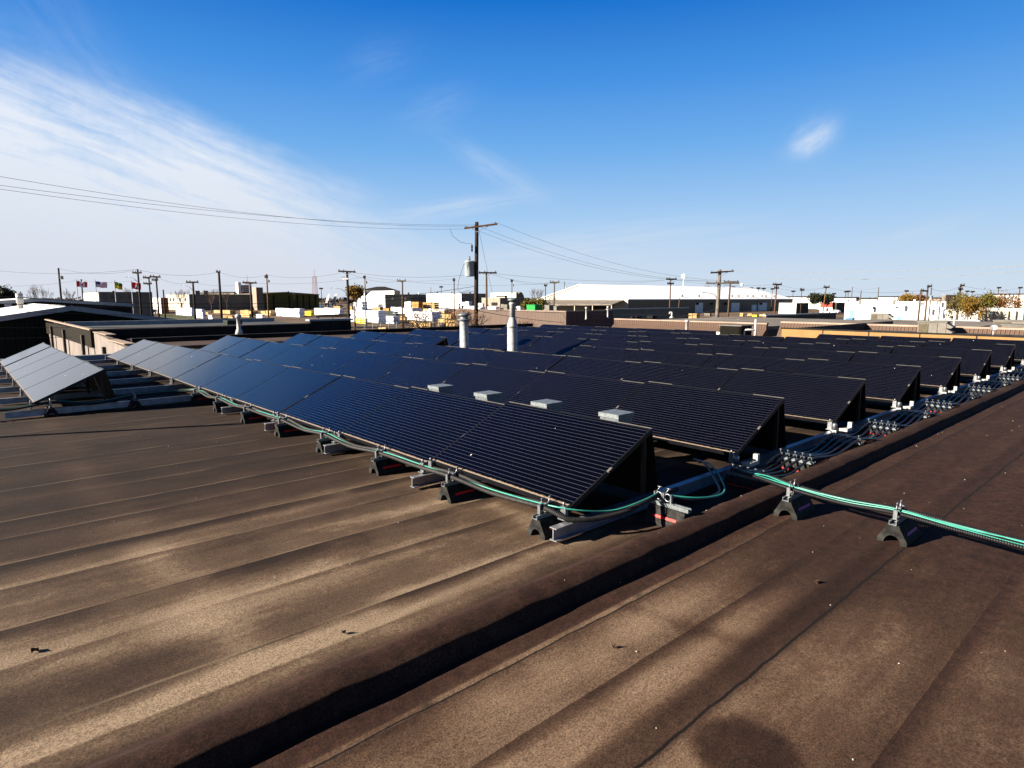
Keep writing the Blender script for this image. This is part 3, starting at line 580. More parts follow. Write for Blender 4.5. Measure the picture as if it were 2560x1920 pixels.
# vent pipes standing left of view whose shadow reaches into the picture
tip = atz(620, 1062, ZR-.1); H = 2.3; b = Vector((tip.x, tip.y, ZR-.1))+Vector((SUN.x, SUN.y, 0))/SUN.z*H
m = MB(); m.tube([(b.x, b.y, ZR-.2), (b.x, b.y, ZR-.1+H)], .05, 10); solo(m, 'roof_mast', 'galv', 'slim grey mast on the roof just outside the left picture edge', 'mast')
# litter on the roof
m = MB()
for k in range(150):
    if random.random() < .72: u = random.uniform(-4.2, -.3); v = random.uniform(-1.2, 9)
    else: u = random.uniform(.1, 7); v = random.uniform(-3, -.3)
    s = random.uniform(.002, .0055)*(1.2 if v > 3 else 1); z = rz(v, u)+s*.4; a = random.random()*6
    q = [(v+s*math.cos(a+t)*random.uniform(.6, 1.3), u+s*math.sin(a+t)*random.uniform(.6, 1.3), z+random.uniform(-.3, .5)*s) for t in (0, 1.3, 2.6, 3.9, 5.1)]
    m.add(q+[(v, u, z+s*.9), (v, u, z-s)], [(i, (i+1) % 5, 5) for i in range(5)]+[((i+1) % 5, i, 6) for i in range(5)])
tag(m.build('roof_grit', 'pebble'), 'pale pebbles and grit scattered over the brown roof', 'grit', kind='stuff')
def dead_leaf(px, py, s, lab):
    p = atz(px, py, ZR+sag(0, 0)); z = rz(p.x, p.y); pts = []
    for i in range(5):
        t = i/4; w = s*.45*math.sin(PI*t)+.002; c = Vector((p.x+s*(t-.5)*.8, p.y+s*(t-.5)*.6, z+.004+.006*math.sin(t*5)))
        pts += [c+Vector((-.5*w, .8*w, .012)), c, c+Vector((.5*w, -.8*w, .016))]
    m = MB(); f = []
    for i in range(4):
        for j in range(2): a = i*3+j; f += [(a, a+1, a+4, a+3)]
    m.add(pts, f); m.add([q-Vector((0, 0, .0015)) for q in pts], [t[::-1] for t in f]); solo(m, 'dead_leaf', 'leaf_dry', lab, 'leaf')
dead_leaf(88, 1628, .036, 'curled dark dead leaf on the roof at the lower left'); dead_leaf(2040, 1472, .035, 'dark dead leaf on the right roof below the teal cables'); dead_leaf(860, 1588, .022, 'small dark leaf on the sandy patch beside the ridge'); dead_leaf(1533, 1632, .02, 'small leaf scrap on the lower right roof near the ridge seam')
#PART2
# ------------------------------------------------------------------ buildings round about
def boxpart(R_, name, mt, v0, v1, u0, u1, z0, z1, parent=None, label=None):
    m = MB(); m.box(v0, v1, u0, u1, z0, z1); return m.build(name, mt, parent or R_, label)
def bld(name, label, cat, xl, xc, xr, yt, D, wall='white_wall', side=None, roof='membrane', lip=.25, par=.35, cope='trim_grey', wins=(), group=None, vmax=60, umax=90, ch=.12):
    """flat roofed block: nearest vertical corner at pixel column xc and depth D, lit front to xl, shaded side to xr"""
    c = atd(xc, yt, D); ul = aty(0, 0, 0).y
    dl = ray(xl, yt); tl = (c.x-CAM.x)/dl.x; ul = CAM.y+dl.y*tl if tl > 0 else c.y+umax
    dr = ray(xr, yt); tr = (c.y-CAM.y)/dr.y if abs(dr.y) > 1e-6 else -1; vr = CAM.x+dr.x*tr if tr > 0 else c.x+vmax
    ul = min(max(ul, c.y+.3), c.y+umax); vr = min(max(vr, c.x+.3), c.x+vmax)
    z = c.z; R_ = root(name, label, cat, (c.x, c.y, 0), group)
    boxpart(R_, 'wall', wall, c.x, c.x+.2, c.y, ul, 0, z)
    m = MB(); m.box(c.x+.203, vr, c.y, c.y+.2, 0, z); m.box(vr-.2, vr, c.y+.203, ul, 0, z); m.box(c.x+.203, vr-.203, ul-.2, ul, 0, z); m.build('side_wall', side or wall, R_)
    boxpart(R_, 'roof', roof, c.x+.203, vr-.203, c.y+.203, ul-.203, z-par-.15, z-par)
    m = MB(); e = .03
    m.box(c.x-e, c.x+.2+e, c.y-e, ul+e, z+.003, z+ch); m.box(c.x+.203+e, vr+e, c.y-e, c.y+.2+e, z+.003, z+ch); m.build('coping', cope, R_)
    return R_, c.x, vr, c.y, ul, z
def front_rect(R_, name, mt, v, xa, xb, ya, yb, t=.06, parent=None, label=None):
    a, b = atx(xa, ya, v), atx(xb, yb, v); return boxpart(R_, name, mt, v-t, v-.004, min(a.y, b.y), max(a.y, b.y), min(a.z, b.z), max(a.z, b.z), parent, label)
def side_rect(R_, name, mt, u, xa, xb, ya, yb, t=.06, parent=None, label=None):
    a, b = aty(xa, ya, u), aty(xb, yb, u); return boxpart(R_, name, mt, min(a.x, b.x), max(a.x, b.x), u-t, u-.004, min(a.z, b.z), max(a.z, b.z), parent, label)
# --- near left: brown parapet building with pale pier wall
u0 = 24.4; v0 = .86; ul = 38.7
R_ = root('parapet_building', 'low flat building with ribbed brown parapet over a pale pier wall, beyond the left panels', 'building', (v0, u0, 0))
m = MB(); m.box(v0, v0+.25, u0+.003, ul, 0, 4.33); m.build('wall', 'pale_block', R_)
ve = aty(773, 806, u0).x; vz = aty(875, 802, u0).x
m = MB(); m.prism([(u0, 4.42), (ul, 4.335), (ul, 4.90), (u0, 5.03)], 'x', v0-.10, v0-.01); m.build('ribbed_parapet', 'rib_dark', R_)
m = MB(); m.box(v0-.13, v0+.02, u0-.05, ul, 5.035, 5.085); m.box(v0+.023, ve, u0-.05, u0+.1, 5.035, 5.085); m.build('coping', 'tan', R_)
m = MB(); m.box(v0-.005, ve, u0, u0+.2, 2, 5.03); m.build('fascia', 'dark_metal', R_)
m = MB(); m.box(v0+.26, vz-.1, u0+.21, ul, 4.75, 4.85); m.build('roof', 'membrane', R_)
m = MB(); m.box(v0+.203, vz, ul-5, ul-4.8, 4.853, 5.06); m.build('inner_curb', 'trim_grey', R_)
m = MB(); m.box(ve+.003, vz, u0-.1, u0+.25, 2, 5.16); m.build('raised_fascia', 'dark_metal', R_)
m = MB(); m.box(ve-.05, vz+.1, u0-.15, u0+.3, 5.163, 5.25); m.build('raised_coping', 'trim_grey', R_)
for uu in (25.9, 31.2, 35.8): m = MB(); m.box(v0-.20, v0-.103, uu, uu+.25, 0, 4.80); m.build('pier', 'dark_wall', R_)
R_ = root('pier_wall', 'pale block wall with stepped dark piers, running towards the panels', 'wall', (v0, 21, 0))
m = MB(); m.prism([(18.9, 0), (u0-.003, 0), (u0-.003, 4.95), (21.8, 4.86), (21.8, 4.80), (18.9, 4.72)], 'x', v0, v0+.25); m.build('wall', 'pale_block', R_)
m = MB(); m.box(v0-.03, v0+.27, 21.83, u0-.01, 4.963, 4.99); m.box(v0-.03, v0+.27, 18.9, 21.78, 4.81, 4.84); m.build('coping', 'tan', R_)
for uu in (19.6, 22.2): m = MB(); m.box(v0-.10, v0-.003, uu, uu+.16, 0, 4.55); m.build('pier', 'dark_wall', R_)
# lower brown roof between our roof and that building
m = MB(); m.box(v0+.6, 20, 18.9, 23.9, 0, 4.62); R_ = root('brown_roof_annex', 'low brown-roofed annex between the panel rows and the black fascia', 'building', (8, 21, 0)); m.build('wall', 'dark_wall', R_)
boxpart(R_, 'roof', 'membrane_brown', v0+.6, 20, 18.9, 23.9, 4.623, 4.70); m = MB(); m.box(v0+.6, 20, 21.2, 21.4, 4.703, 4.86); m.build('curb', 'brown_flash', R_)
p = aty(598, 836, 23.2); q = aty(598, 785, 23.2); m = MB(); h = q.z-4.7
m.lathe([(.17, 0), (.10, .25), (.075, .27), (.075, h-.16), (.12, h-.15), (.12, h-.05), (.05, h)], (p.x, 23.2, 4.70), 16); solo(m, 'roof_flue', 'white_plastic', 'white metal flue with flared foot standing in front of the black fascia', 'flue')
p = aty(582, 815, 28); q = aty(582, 800, 28); m = MB(); m.box(p.x-.33, p.x+.33, 27.7, 28.3, 4.85, q.z); 
for k in range(5): zz = 4.9+k*(q.z-4.95)/5; m.box(p.x-.34, p.x+.34, 27.69, 28.31, zz, zz+.02)
solo(m, 'roof_condenser', 'green_metal', 'small dark green condenser on the flat roof beside the white flue', 'cooling unit')
# --- green gabled sheds
def gable(name, label, u, ax, ay, xr_, yr, Lg, wall, roofm, below=0, xl=None, yl=None):
    a = aty(ax, ay, u); e = aty(xr_, yr, u); half = e.x-a.x; sl = (a.z-e.z)/half
    vl = a.x-half; zl = e.z; R_ = root(name, label, 'shed', (a.x, u, 0))
    m = MB(); m.prism([(vl+.15, 0), (e.x-.15, 0), (e.x-.15, e.z-.1), (a.x, a.z-.1), (vl+.15, zl-.1)], 'y', u+.05, u+Lg); m.build('wall', wall, R_)
    t = .09
    m = MB(); m.prism([(vl, zl-t), (a.x, a.z-t), (a.x, a.z), (vl, zl)], 'y', u-.25, u+Lg+.2); m.prism([(a.x+.003, a.z-t), (e.x, e.z-t), (e.x, e.z), (a.x+.003, a.z)], 'y', u-.25, u+Lg+.2); m.build('roof', roofm, R_)
    m = MB(); m.prism([(vl, zl-.25), (a.x, a.z-.25), (a.x, a.z+.03), (vl, zl+.03)], 'y', u-.33, u-.253); m.prism([(a.x+.003, a.z-.25), (e.x, e.z-.25), (e.x, e.z+.03), (a.x+.003, a.z+.03)], 'y', u-.33, u-.253); m.build('gable_trim', 'trim_grey', R_)
    return R_, a, e
R_, a, e = gable('green_shed', 'dark green ribbed metal shed with low gable, nearest on the left', 40, 177, 765, 440, 799, 26, 'rib_green', 'white_roof')
p = aty(52, 776, 50); q = aty(49, 737, 50); m = MB(); h = q.z-p.z+.4; m.lathe([(.28, -.1), (.17, .2), (.16, h*.55), (.20, h*.56), (.20, h)], (p.x, 50, p.z-.3), 14); solo(m, 'shed_flue', 'white_plastic', 'white flue rising from the roof of the green gabled shed', 'flue')
R_, a, e = gable('brown_shed', 'long brown gabled shed behind the green one, pale trim along its gable', 62, 101, 746, 333, 760, 25, 'brown_flash', 'white_roof')
side_rect(R_, 'door', 'white_wall', 62.05, 10, 31, 755, 780)
# --- right: orange stucco wall with roof units
v = 22; tl = atx(1955, 820.5, v); z = tl.z+.03
R_ = root('orange_building', 'orange stucco parapet wall with dark joints and grey roof behind the rear panels', 'building', (v, 0, 0))
boxpart(R_, 'wall', 'orange_stucco', v, v+.25, -22, tl.y, 0, z-.05); m = MB()
for k in range(14): uu = tl.y-.05-1.55-k*1.62; m.box(v-.008, v-.001, uu-.018, uu+.018, 1, z-.05)
m.build('joint', 'brown_flash', R_); m = MB(); m.box(v-.03, v+.12, -22, tl.y+.04, z-.047, z-.005); m.build('coping', 'dark_metal', R_)
boxpart(R_, 'roof', 'membrane', v+.26, v+13, -22, tl.y-.1, z-.5, z-.38); boxpart(R_, 'end_wall', 'dark_wall', v+.26, v+13, tl.y-.095, tl.y, 0, z-.06)
m = MB(); a, b = atz(1370/4.337+2050, 620+915/4.337, z-.36), atz(1830/4.337+2050, 620+852/4.337, z-.3); m.bar(a, b, .12, .12); m.build('roof_pipe', 'dark_metal', R_)
def rtu(xa, xb, yt, yb, D, label, hood=True, dark=.42):
    c = atd((xa+xb)/2, yb, D); w = (xb-xa)*D/F; top = atd((xa+xb)/2, yt, D).z; h = top-c.z
    R_ = root('rooftop_unit', label, 'rooftop unit', (c.x, c.y, c.z), 'beige rooftop air units'); ay = -RT.y/RT.x
    hw = w/2/math.cos(YAW)*.72; v0, v1, u0, u1 = c.x, c.x+hw*.9, c.y-hw, c.y+hw*.75
    boxpart(R_, 'casing', 'rtu', v0, v1, u0, u1, c.z, top); boxpart(R_, 'coil_grille', 'rtu_grille', v0-.02, v0-.004, u0+(u1-u0)*.62, u1-.04, c.z+.05, top-.06)
    m = MB(); m.box(v0-.02, v0-.004, u0+(u1-u0)*.30, u0+(u1-u0)*.31, c.z+.03, top-.03); m.build('panel_seam', 'rtu_grille', R_)
    boxpart(R_, 'top_cover', 'rtu', v0-.04, v1+.04, u0-.04, u1+.04, top+.003, top+.05)
    if hood:
        for k in (0, 1):
            zb, zt = c.z+h*(.08+.45*k), c.z+h*(.50+.45*k); m = MB(); m.prism([(u0-.003, zb), (u0-.003, zt), (u0-hw*.42, zb+.12*h), (u0-hw*.30, zb)], 'x', v0+.02, v1-.02); m.build('intake_hood', 'rtu', R_)
    return R_
rtu(2287, 2358, 806, 835, 28, 'beige rooftop unit with brown coil and two hoods on the grey roof, right of centre')
rtu(2171, 2217, 785, 805, 45, 'beige rooftop unit with two hoods in front of the white building')
rtu(2476, 2590, 803, 822, 36, 'beige rooftop unit at the right edge, the farther of two', False); rtu(2497, 2620, 815, 842, 27, 'large beige rooftop unit at the right edge, the nearer of two', False)
c = atd(2483, 835, 26); m = MB(); n = Vector((-.75, -.2, .55)).normalized(); a = n.cross(Vector((0, 0, 1))).normalized(); b_ = n.cross(a); cc = c+Vector((0, 0, .25)); R = .13
m.add([cc-n*.04]+[cc+(a*math.cos(t)+b_*math.sin(t))*R+n*.03 for t in [2*PI*k/16 for k in range(16)]]+[cc-n*.06]+[cc+(a*math.cos(t)+b_*math.sin(t))*R+n*.015 for t in [2*PI*k/16 for k in range(16)]], [(0, 1+k, 1+(k+1) % 16) for k in range(16)]+[(17, 18+(k+1) % 16, 18+k) for k in range(16)]); m.tube([cc-n*.05, c-Vector((0, 0, .1))], .025, 8); solo(m, 'satellite_dish', 'dish', 'small grey satellite dish on the roof beside the right rooftop units', 'dish')
c = atd(2383, 826, 30); h = atd(2383, 793, 30).z-c.z; m = MB(); m.lathe([(.14, 0), (.05, .25), (.04, .27), (.04, h)], c, 10); solo(m, 'plumbing_vent', 'white_plastic', 'thin white vent pipe on the grey roof right of the hooded unit', 'vent pipe')
# tan ribbed mansard behind the orange wall
a = atx(1942, 808, 30.5); R_ = root('mansard_shop', 'shop with tan ribbed mansard roof edge behind the left end of the orange wall', 'building', (30.5, 6, 0)); z = a.z
m = MB(); m.prism([(30.2, z-1.3), (31.0, z), (31.2, z), (31.2, z-1.3)], 'y', a.y-14, a.y); m.build('mansard', 'rib_brown', R_); boxpart(R_, 'wall', 'tan', 30.7, 45, a.y-14, a.y, 0, z-1.303); boxpart(R_, 'roof', 'membrane_tan', 31.203, 45, a.y-14, a.y, z-.25, z-.1); boxpart(R_, 'coping', 'tan', 30.98, 31.3, a.y-14.02, a.y+.02, z+.003, z+.09)
# --- middle: taupe ribbed hall with its shaded end, long brown mansard shop
c = atx(1415, 780, 34); l = atx(1140, 776, 34); e = aty(1532, 788, c.y)
R_ = root('taupe_hall', 'taupe ribbed metal hall behind the main pole, its end wall in shade', 'building', (34, c.y, 0))
boxpart(R_, 'wall', 'rib_taupe', 34, 34.15, c.y, l.y, 0, c.z-.02); boxpart(R_, 'end_wall', 'rib_taupe_x', 34.153, e.x, c.y, c.y+.15, 0, c.z-.02); boxpart(R_, 'roof', 'membrane_tan', 34.153, e.x, c.y+.153, l.y, c.z-.3, c.z-.15)
m = MB(); m.box(33.95, 34.2, c.y-.05, l.y, c.z-.017, c.z+.09); m.box(34.203, e.x, c.y-.05, c.y+.2, c.z-.017, c.z+.09); m.build('coping', 'taupe', R_)
for (xa, xb, yt, yb, lb) in ((1355, 1379, 764, 779, 'boxy grey roof unit on the taupe hall, left of a smaller one'), (1380, 1395, 767, 779, 'small pale roof box beside the boxy unit on the taupe hall')):
    p = atx((xa+xb)/2, yb, 39); t = atx((xa+xb)/2, yt, 39); w = (xb-xa)*(p-CAM).dot(FW)/F/1.5; m = MB(); m.box(39, 39+w, p.y-w*.5, p.y+w*.5, c.z-.15, t.z); m.box(38.98, 39.02+w, p.y-w*.55, p.y+w*.55, t.z+.003, t.z+.06); solo(m, 'roof_box', 'rtu', lb, 'rooftop unit')
for (x, yt, D, lb) in ((1466, 766, 50, 'thin white vent on the roof of the taupe hall'), (1520, 764, 53, 'short white vent near the corner of the canopy beyond the taupe hall'), (1846, 796, 48, 'short white vent on the tan roof right of the big pole')):
    t = atd(x, yt, D); m = MB(); m.lathe([(.12, 0), (.07, .1), (.07, t.z-4.9+.2), (.11, t.z-4.9+.22), (.11, t.z-4.9+.35)], (t.x, t.y, 4.5), 10); solo(m, 'plumbing_vent', 'white_plastic', lb, 'vent pipe')
v = 31.3; a = atx(1530, 799, v); b = atx(1911, 807, v); z = a.z
R_ = root('brown_mansard_shop', 'long shop with brown ribbed mansard edge and tan flat roof, mid right', 'building', (v, b.y, 0))
m = MB(); m.prism([(v+.25, z-.30), (v+.25, z), (v+.45, z), (v+.45, z-.30)], 'y', b.y, a.y); m.build('upper_band', 'rib_brown', R_)
m = MB(); m.prism([(v-.35, z-.75), (v+.24, z-.303), (v+.45, z-.303), (v+.45, z-.75)], 'y', b.y, a.y); m.build('mansard', 'rib_brown', R_)
m = MB(); m.box(v-.36, v+.45, b.y, a.y+6, z-2.0, z-.753); m.build('lower_band', 'rib_brown', R_)
boxpart(R_, 'wall', 'dark_wall', v, v+16, b.y+.01, a.y, 0, z-2.003); boxpart(R_, 'roof', 'membrane_tan', v+.453, v+16, b.y, a.y, z-.3, z-.12); boxpart(R_, 'coping', 'tan', v+.22, v+.5, b.y-.03, a.y, z+.003, z+.08)
t = atd(1680, 781, 50); m = MB(); m.lathe([(.22, 0), (.12, .12), (.08, .14)], (t.x, t.y, z-.1), 12); m.tube([(t.x, t.y, z), (t.x, t.y, t.z-.1), (t.x+.05, t.y+.05, t.z), (t.x-.05, t.y+.14, t.z), (t.x-.08, t.y+.18, t.z-.12)], .075, 10); solo(m, 'gooseneck_vent', 'white_plastic', 'white gooseneck vent on the tan roof left of the big pole', 'vent pipe')
for (x, yt, lb) in ((1629, 791, 'dark square roof hatch left of the gooseneck vent'), (1590, 793, 'dark low roof box near the shaded end of the taupe hall')):
    t = atd(x, yt, 50); m = MB(); m.box(t.x-.3, t.x+.3, t.y-.3, t.y+.3, z-.12, t.z); m.box(t.x-.34, t.x+.34, t.y-.34, t.y+.34, t.z+.003, t.z+.06); solo(m, 'roof_hatch', 'dark_metal', lb, 'roof hatch')
bld('grey_parapet_building', 'grey building with pale coping between the brown mansard and the warehouse', 'building', 1518, 1522, 1722, 775, 60, 'grey_wall', 'grey_wall', 'membrane', vmax=35)
bld('brick_end_building', 'low grey building with a narrow orange brick end, right of the big pole', 'building', 1909, 1915, 2090, 791, 55, 'brick', 'dark_wall', 'membrane_tan', cope='trim_grey', vmax=40)
# --- big white warehouse
v = 185; a = atx(1450, 712, v); l = atx(1347, 749, v); r_ = atx(1570, 748, v); fe = aty(1981, 754, r_.y); L2 = fe.x
R_ = root('warehouse', 'huge gabled warehouse with bright white roof and cream gable', 'warehouse', (v, a.y, 0)); ym = (l.y+r_.y)/2; ze = (l.z+r_.z)/2
m = MB(); m.prism([(r_.y, 0), (l.y, 0), (l.y, ze), (ym, a.z), (r_.y, ze)], 'x', v, v+.3); m.build('gable_wall', 'cream', R_)
boxpart(R_, 'side_wall', 'olive_metal', v+.303, L2, r_.y, r_.y+.3, 0, ze-.02)
for k, (xa, xb, ya, yb, mt) in enumerate(((1738, 1756, 757, 783, 'white_wall'), (1828, 1847, 757, 783, 'white_wall'), (1856, 1868, 760, 784, 'grey_wall'), (1896, 1916, 757, 778, 'white_wall'), (1879, 1890, 762, 783, 'white_wall'), (1625, 1640, 760, 778, 'grey_wall'))):
    side_rect(R_, 'loading_door', mt, r_.y, xa, xb, ya, yb, .15)
for xa in (1739, 1775, 1811, 1898): side_rect(R_, 'wall_lamp', 'dark_metal', r_.y, xa, xa+5, 757, 762, .6)
t = .3
m = MB(); m.prism([(r_.y-.5, ze-.15), (ym, a.z-.02), (ym, a.z+t), (r_.y-.5, ze-.15+t)], 'x', v-.5, L2+.5); m.prism([(ym+.003, a.z-.02), (l.y+.5, ze-.15), (l.y+.5, ze-.15+t), (ym+.003, a.z+t)], 'x', v-.5, L2+.5); m.build('roof', 'white_roof', R_)
for x in (1705, 1747, 1830, 1846, 1868, 1882, 1904, 1914, 1935):
    p = aty(x, 746, r_.y+3); m = MB(); m.box(p.x-.3, p.x+.3, r_.y+2.7, r_.y+3.3, ze+.6, ze+2.0); m.build('roof_vent', 'grey_wall', R_)
cl_, cr = atx(1312, 762, v-14), atx(1530, 761, v-14); m = MB(); m.hexa([(v-14, cr.y, cr.z-.3), (v-.01, r_.y+2, ze-.5), (v-.01, l.y+4, ze-.5), (v-14, cl_.y, cl_.z-.3), (v-14, cr.y, cr.z), (v-.01, r_.y+2, ze-.2), (v-.01, l.y+4, ze-.2), (v-14, cl_.y, cl_.z)]); m.build('canopy_roof', 'membrane_tan', R_)
m = MB()
for k in range(6): uu = cr.y+.5+(cl_.y-cr.y-1)*k/5; m.box(v-13.7, v-13.3, uu-.15, uu+.15, 0, cr.z-.35)
m.build('canopy_post', 'cream', R_)
front_rect(R_, 'canopy_back_wall', 'cream', v-.3, 1392, 1475, 764, 779, .2); front_rect(R_, 'dark_opening', 'dark_wall', v-.3, 1476, 1528, 763, 774, .2)
R_, *_ = bld('warehouse_annex', 'white shed annex with dark canopy at the far end of the warehouse', 'shed', 1948, 1991, 2022, 758, 245, 'white_wall', 'dark_wall', 'membrane')
# --- white block building on the right, with trees beside it
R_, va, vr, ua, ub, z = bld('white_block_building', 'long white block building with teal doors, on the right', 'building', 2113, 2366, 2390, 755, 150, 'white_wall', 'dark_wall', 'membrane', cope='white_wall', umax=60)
front_rect(R_, 'door', 'teal_door', va, 2124, 2136, 775, 797); front_rect(R_, 'door', 'teal_door', va, 2242, 2252, 790, 806); front_rect(R_, 'garage_door', 'white_wall', va, 2210, 2237, 777, 806, .12); front_rect(R_, 'garage_door', 'white_wall', va, 2168, 2177, 774, 806, .12); front_rect(R_, 'wall_lamp', 'dark_metal', va, 2183, 2188, 767, 772, .5); front_rect(R_, 'wall_lamp', 'dark_metal', va, 2238, 2245, 767, 769, .4)
bld('grey_rear_block', 'grey flat block rising behind the right end of the white building', 'building', 2355, 2365, 2392, 738, 185, 'grey_wall', 'dark_wall')
bld('white_low_wing', 'low white wing between the white block building and the trees', 'building', 2358, 2452, 2470, 776, 90, 'white_wall', 'dark_wall', umax=50)
bld('roof_edge_wall', 'low white parapet wall behind the grey roof on the right', 'wall', 2335, 2449, 2456, 805, 45, 'white_wall', 'white_wall', 'membrane')
R_, va, vr, ua, ub, z = bld('panelled_building', 'cream building with tall vertical ribs at the right edge', 'building', 2447, 2760, 2800, 775, 72, 'cream', 'tan', 'membrane', cope='trim_grey', umax=40)
for x in range(2458, 2600, 19): front_rect(R_, 'wall_rib', 'cream', va, x, x+4, 777, 812, .35)
# --- far right
R_, va, vr, ua, ub, z = bld('red_top_shop', 'small shop with red upper wall and white base, right of the warehouse', 'shop', 2051, 2082, 2092, 756, 265, 'white_wall', 'dark_wall'); front_rect(R_, 'red_band', 'red_paint', va, 2051.5, 2081, 756.5, 768, .25); front_rect(R_, 'window', 'glass_dark', va, 2066, 2070, 770, 778, .15)
bld('dark_lean_to', 'dark open lean-to beside the red topped shop', 'shed', 2088, 2092, 2112, 757, 262, 'dark_wall', 'dark_wall')
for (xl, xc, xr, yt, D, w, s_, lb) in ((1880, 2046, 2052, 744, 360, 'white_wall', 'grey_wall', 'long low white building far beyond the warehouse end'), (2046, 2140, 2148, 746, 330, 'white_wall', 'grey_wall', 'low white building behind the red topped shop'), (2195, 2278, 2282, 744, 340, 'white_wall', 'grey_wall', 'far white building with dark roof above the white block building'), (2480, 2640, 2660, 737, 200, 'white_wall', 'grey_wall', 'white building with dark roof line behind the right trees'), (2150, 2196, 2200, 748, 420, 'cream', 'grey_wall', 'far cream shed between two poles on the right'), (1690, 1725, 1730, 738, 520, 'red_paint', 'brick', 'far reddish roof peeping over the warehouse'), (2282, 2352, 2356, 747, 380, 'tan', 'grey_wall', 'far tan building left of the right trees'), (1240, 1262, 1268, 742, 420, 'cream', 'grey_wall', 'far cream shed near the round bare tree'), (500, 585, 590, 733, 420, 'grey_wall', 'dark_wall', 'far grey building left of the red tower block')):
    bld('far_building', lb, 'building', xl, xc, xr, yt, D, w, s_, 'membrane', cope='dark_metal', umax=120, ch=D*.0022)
p = atd(1962, 746, 330)
# --- left middle distance
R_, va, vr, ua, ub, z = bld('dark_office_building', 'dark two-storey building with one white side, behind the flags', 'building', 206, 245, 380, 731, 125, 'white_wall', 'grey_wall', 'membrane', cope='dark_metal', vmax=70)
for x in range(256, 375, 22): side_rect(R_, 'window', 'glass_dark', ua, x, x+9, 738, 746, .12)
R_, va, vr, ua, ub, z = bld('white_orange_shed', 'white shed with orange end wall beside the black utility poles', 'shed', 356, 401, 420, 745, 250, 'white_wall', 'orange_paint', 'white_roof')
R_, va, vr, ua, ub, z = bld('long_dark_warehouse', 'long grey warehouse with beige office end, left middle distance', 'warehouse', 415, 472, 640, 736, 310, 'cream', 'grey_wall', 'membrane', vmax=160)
for x in (424, 432, 448, 462): front_rect(R_, 'window', 'glass_dark', va, x, x+4, 745, 753, .15)
front_rect(R_, 'door', 'dark_wall', va, 452, 457, 757, 774, .15)
for (xa, xb, lb) in ((487, 499, 'left of two small roof units on the long grey warehouse'), (508, 518, 'right of two small roof units on the long grey warehouse')):
    p = atd((xa+xb)/2, 735, 335); m = MB(); m.box(p.x-1.1, p.x+1.1, p.y-1.1, p.y+1.1, z-.3, p.z+1.6); m.box(p.x-1.2, p.x+1.2, p.y-1.2, p.y+1.2, p.z+1.603, p.z+1.75); solo(m, 'roof_unit', 'rtu', lb, 'rooftop unit')
R_, va, vr, ua, ub, z = bld('red_tower_block', 'red and white multi-storey block on the left horizon', 'building', 587, 603, 622, 713, 420, 'red_paint', 'brick', cope='white_wall')
for y in (717, 722, 727): side_rect(R_, 'balcony', 'white_wall', ua, 605, 620, y, y+1.6, 1.0)
boxpart(R_, 'white_shaft', 'white_wall', va-2, va-.01, ua+.2, ua+5, 0, z+2)
bld('tan_block', 'tan block building right of the red tower block', 'building', 630, 640, 657, 719, 320, 'tan', 'grey_wall')
# green striped hall
u = atd(640, 735, 330).y; a = aty(715, 731, u); b = aty(797, 737, u); c = aty(637, 736, u)
R_ = root('green_striped_hall', 'dark green hall with black vertical stripes beyond the lumber yard', 'hall', (c.x, u, 0)); m = MB(); m.prism([(c.x, 0), (b.x, 0), (b.x, b.z), (a.x, a.z), (c.x, c.z)], 'y', u, u+30); m.build('wall', 'leaf_green', R_)
MAT['wall_green'] = MAT['leaf_green']
for x in (653, 682, 721, 741, 756, 771, 786):
    p, q = aty(x, 740, u), aty(x+5, 764, u); boxpart(R_, 'stripe', 'dark_metal', p.x, q.x, u-.12, u-.004, 0, p.z+.4)
m = MB(); m.prism([(c.x-.3, c.z+.003), (a.x, a.z+.003), (b.x+.3, b.z+.003), (b.x+.3, b.z+.3), (a.x, a.z+.3), (c.x-.3, c.z+.3)], 'y', u-.3, u+30.3); m.build('roof', 'grey_wall', R_)
# white complex behind the yard
R_, va, vr, ua, ub, z = bld('hip_roof_building', 'white building with black hipped roof beyond the lumber yard', 'building', 902, 985, 1000, 727, 430, 'white_wall', 'grey_wall', 'membrane')
a0, a1 = atd(915, 726, 450), atd(983, 726, 450); pk = atd(950, 716, 450); m = MB(); d = 9; mx = (a0+a1)/2
m.add([(a0.x-2, a0.y+d, a0.z), (a1.x-2, a1.y-2, a0.z), (a1.x+6, a1.y+2, a0.z), (a0.x+10, a0.y+d+6, a0.z), (mx.x+3, mx.y+9, pk.z), (mx.x+6, mx.y+3, pk.z)], [(3, 2, 1, 0), (0, 1, 5, 4), (1, 2, 5), (2, 3, 4, 5), (3, 0, 4)]); m.build('hip_roof', 'dark_metal', R_)
R_, va, vr, ua, ub, z = bld('white_plant', 'white factory with shaded grey side and small windows behind the lumber', 'factory', 893, 962, 1065, 736, 395, 'white_wall', 'rtu', 'white_roof', vmax=160, umax=120)
for x in (978, 1010, 1030, 1052): side_rect(R_, 'window', 'glass_dark', ua, x, x+5, 744, 750, .2)
R_, va, vr, ua, ub, z = bld('white_plant', 'white factory with loading side, left of the main pole', 'factory', 1066, 1153, 1216, 734, 375, 'white_wall', 'grey_wall', 'white_roof', umax=120)
R_, va, vr, ua, ub, z = bld('tan_workshop', 'tan workshop with dark doors right of the main pole', 'workshop', 1204, 1250, 1324, 745, 330, 'tan', 'grey_wall', 'white_roof'); front_rect(R_, 'door', 'glass_dark', va, 1229, 1244, 756, 764, .15)
R_, va, vr, ua, ub, z = bld('white_depot', 'long white depot with rounded dark end on the centre horizon', 'depot', 1226, 1290, 1296, 732, 440, 'white_wall', 'grey_wall', 'white_roof')
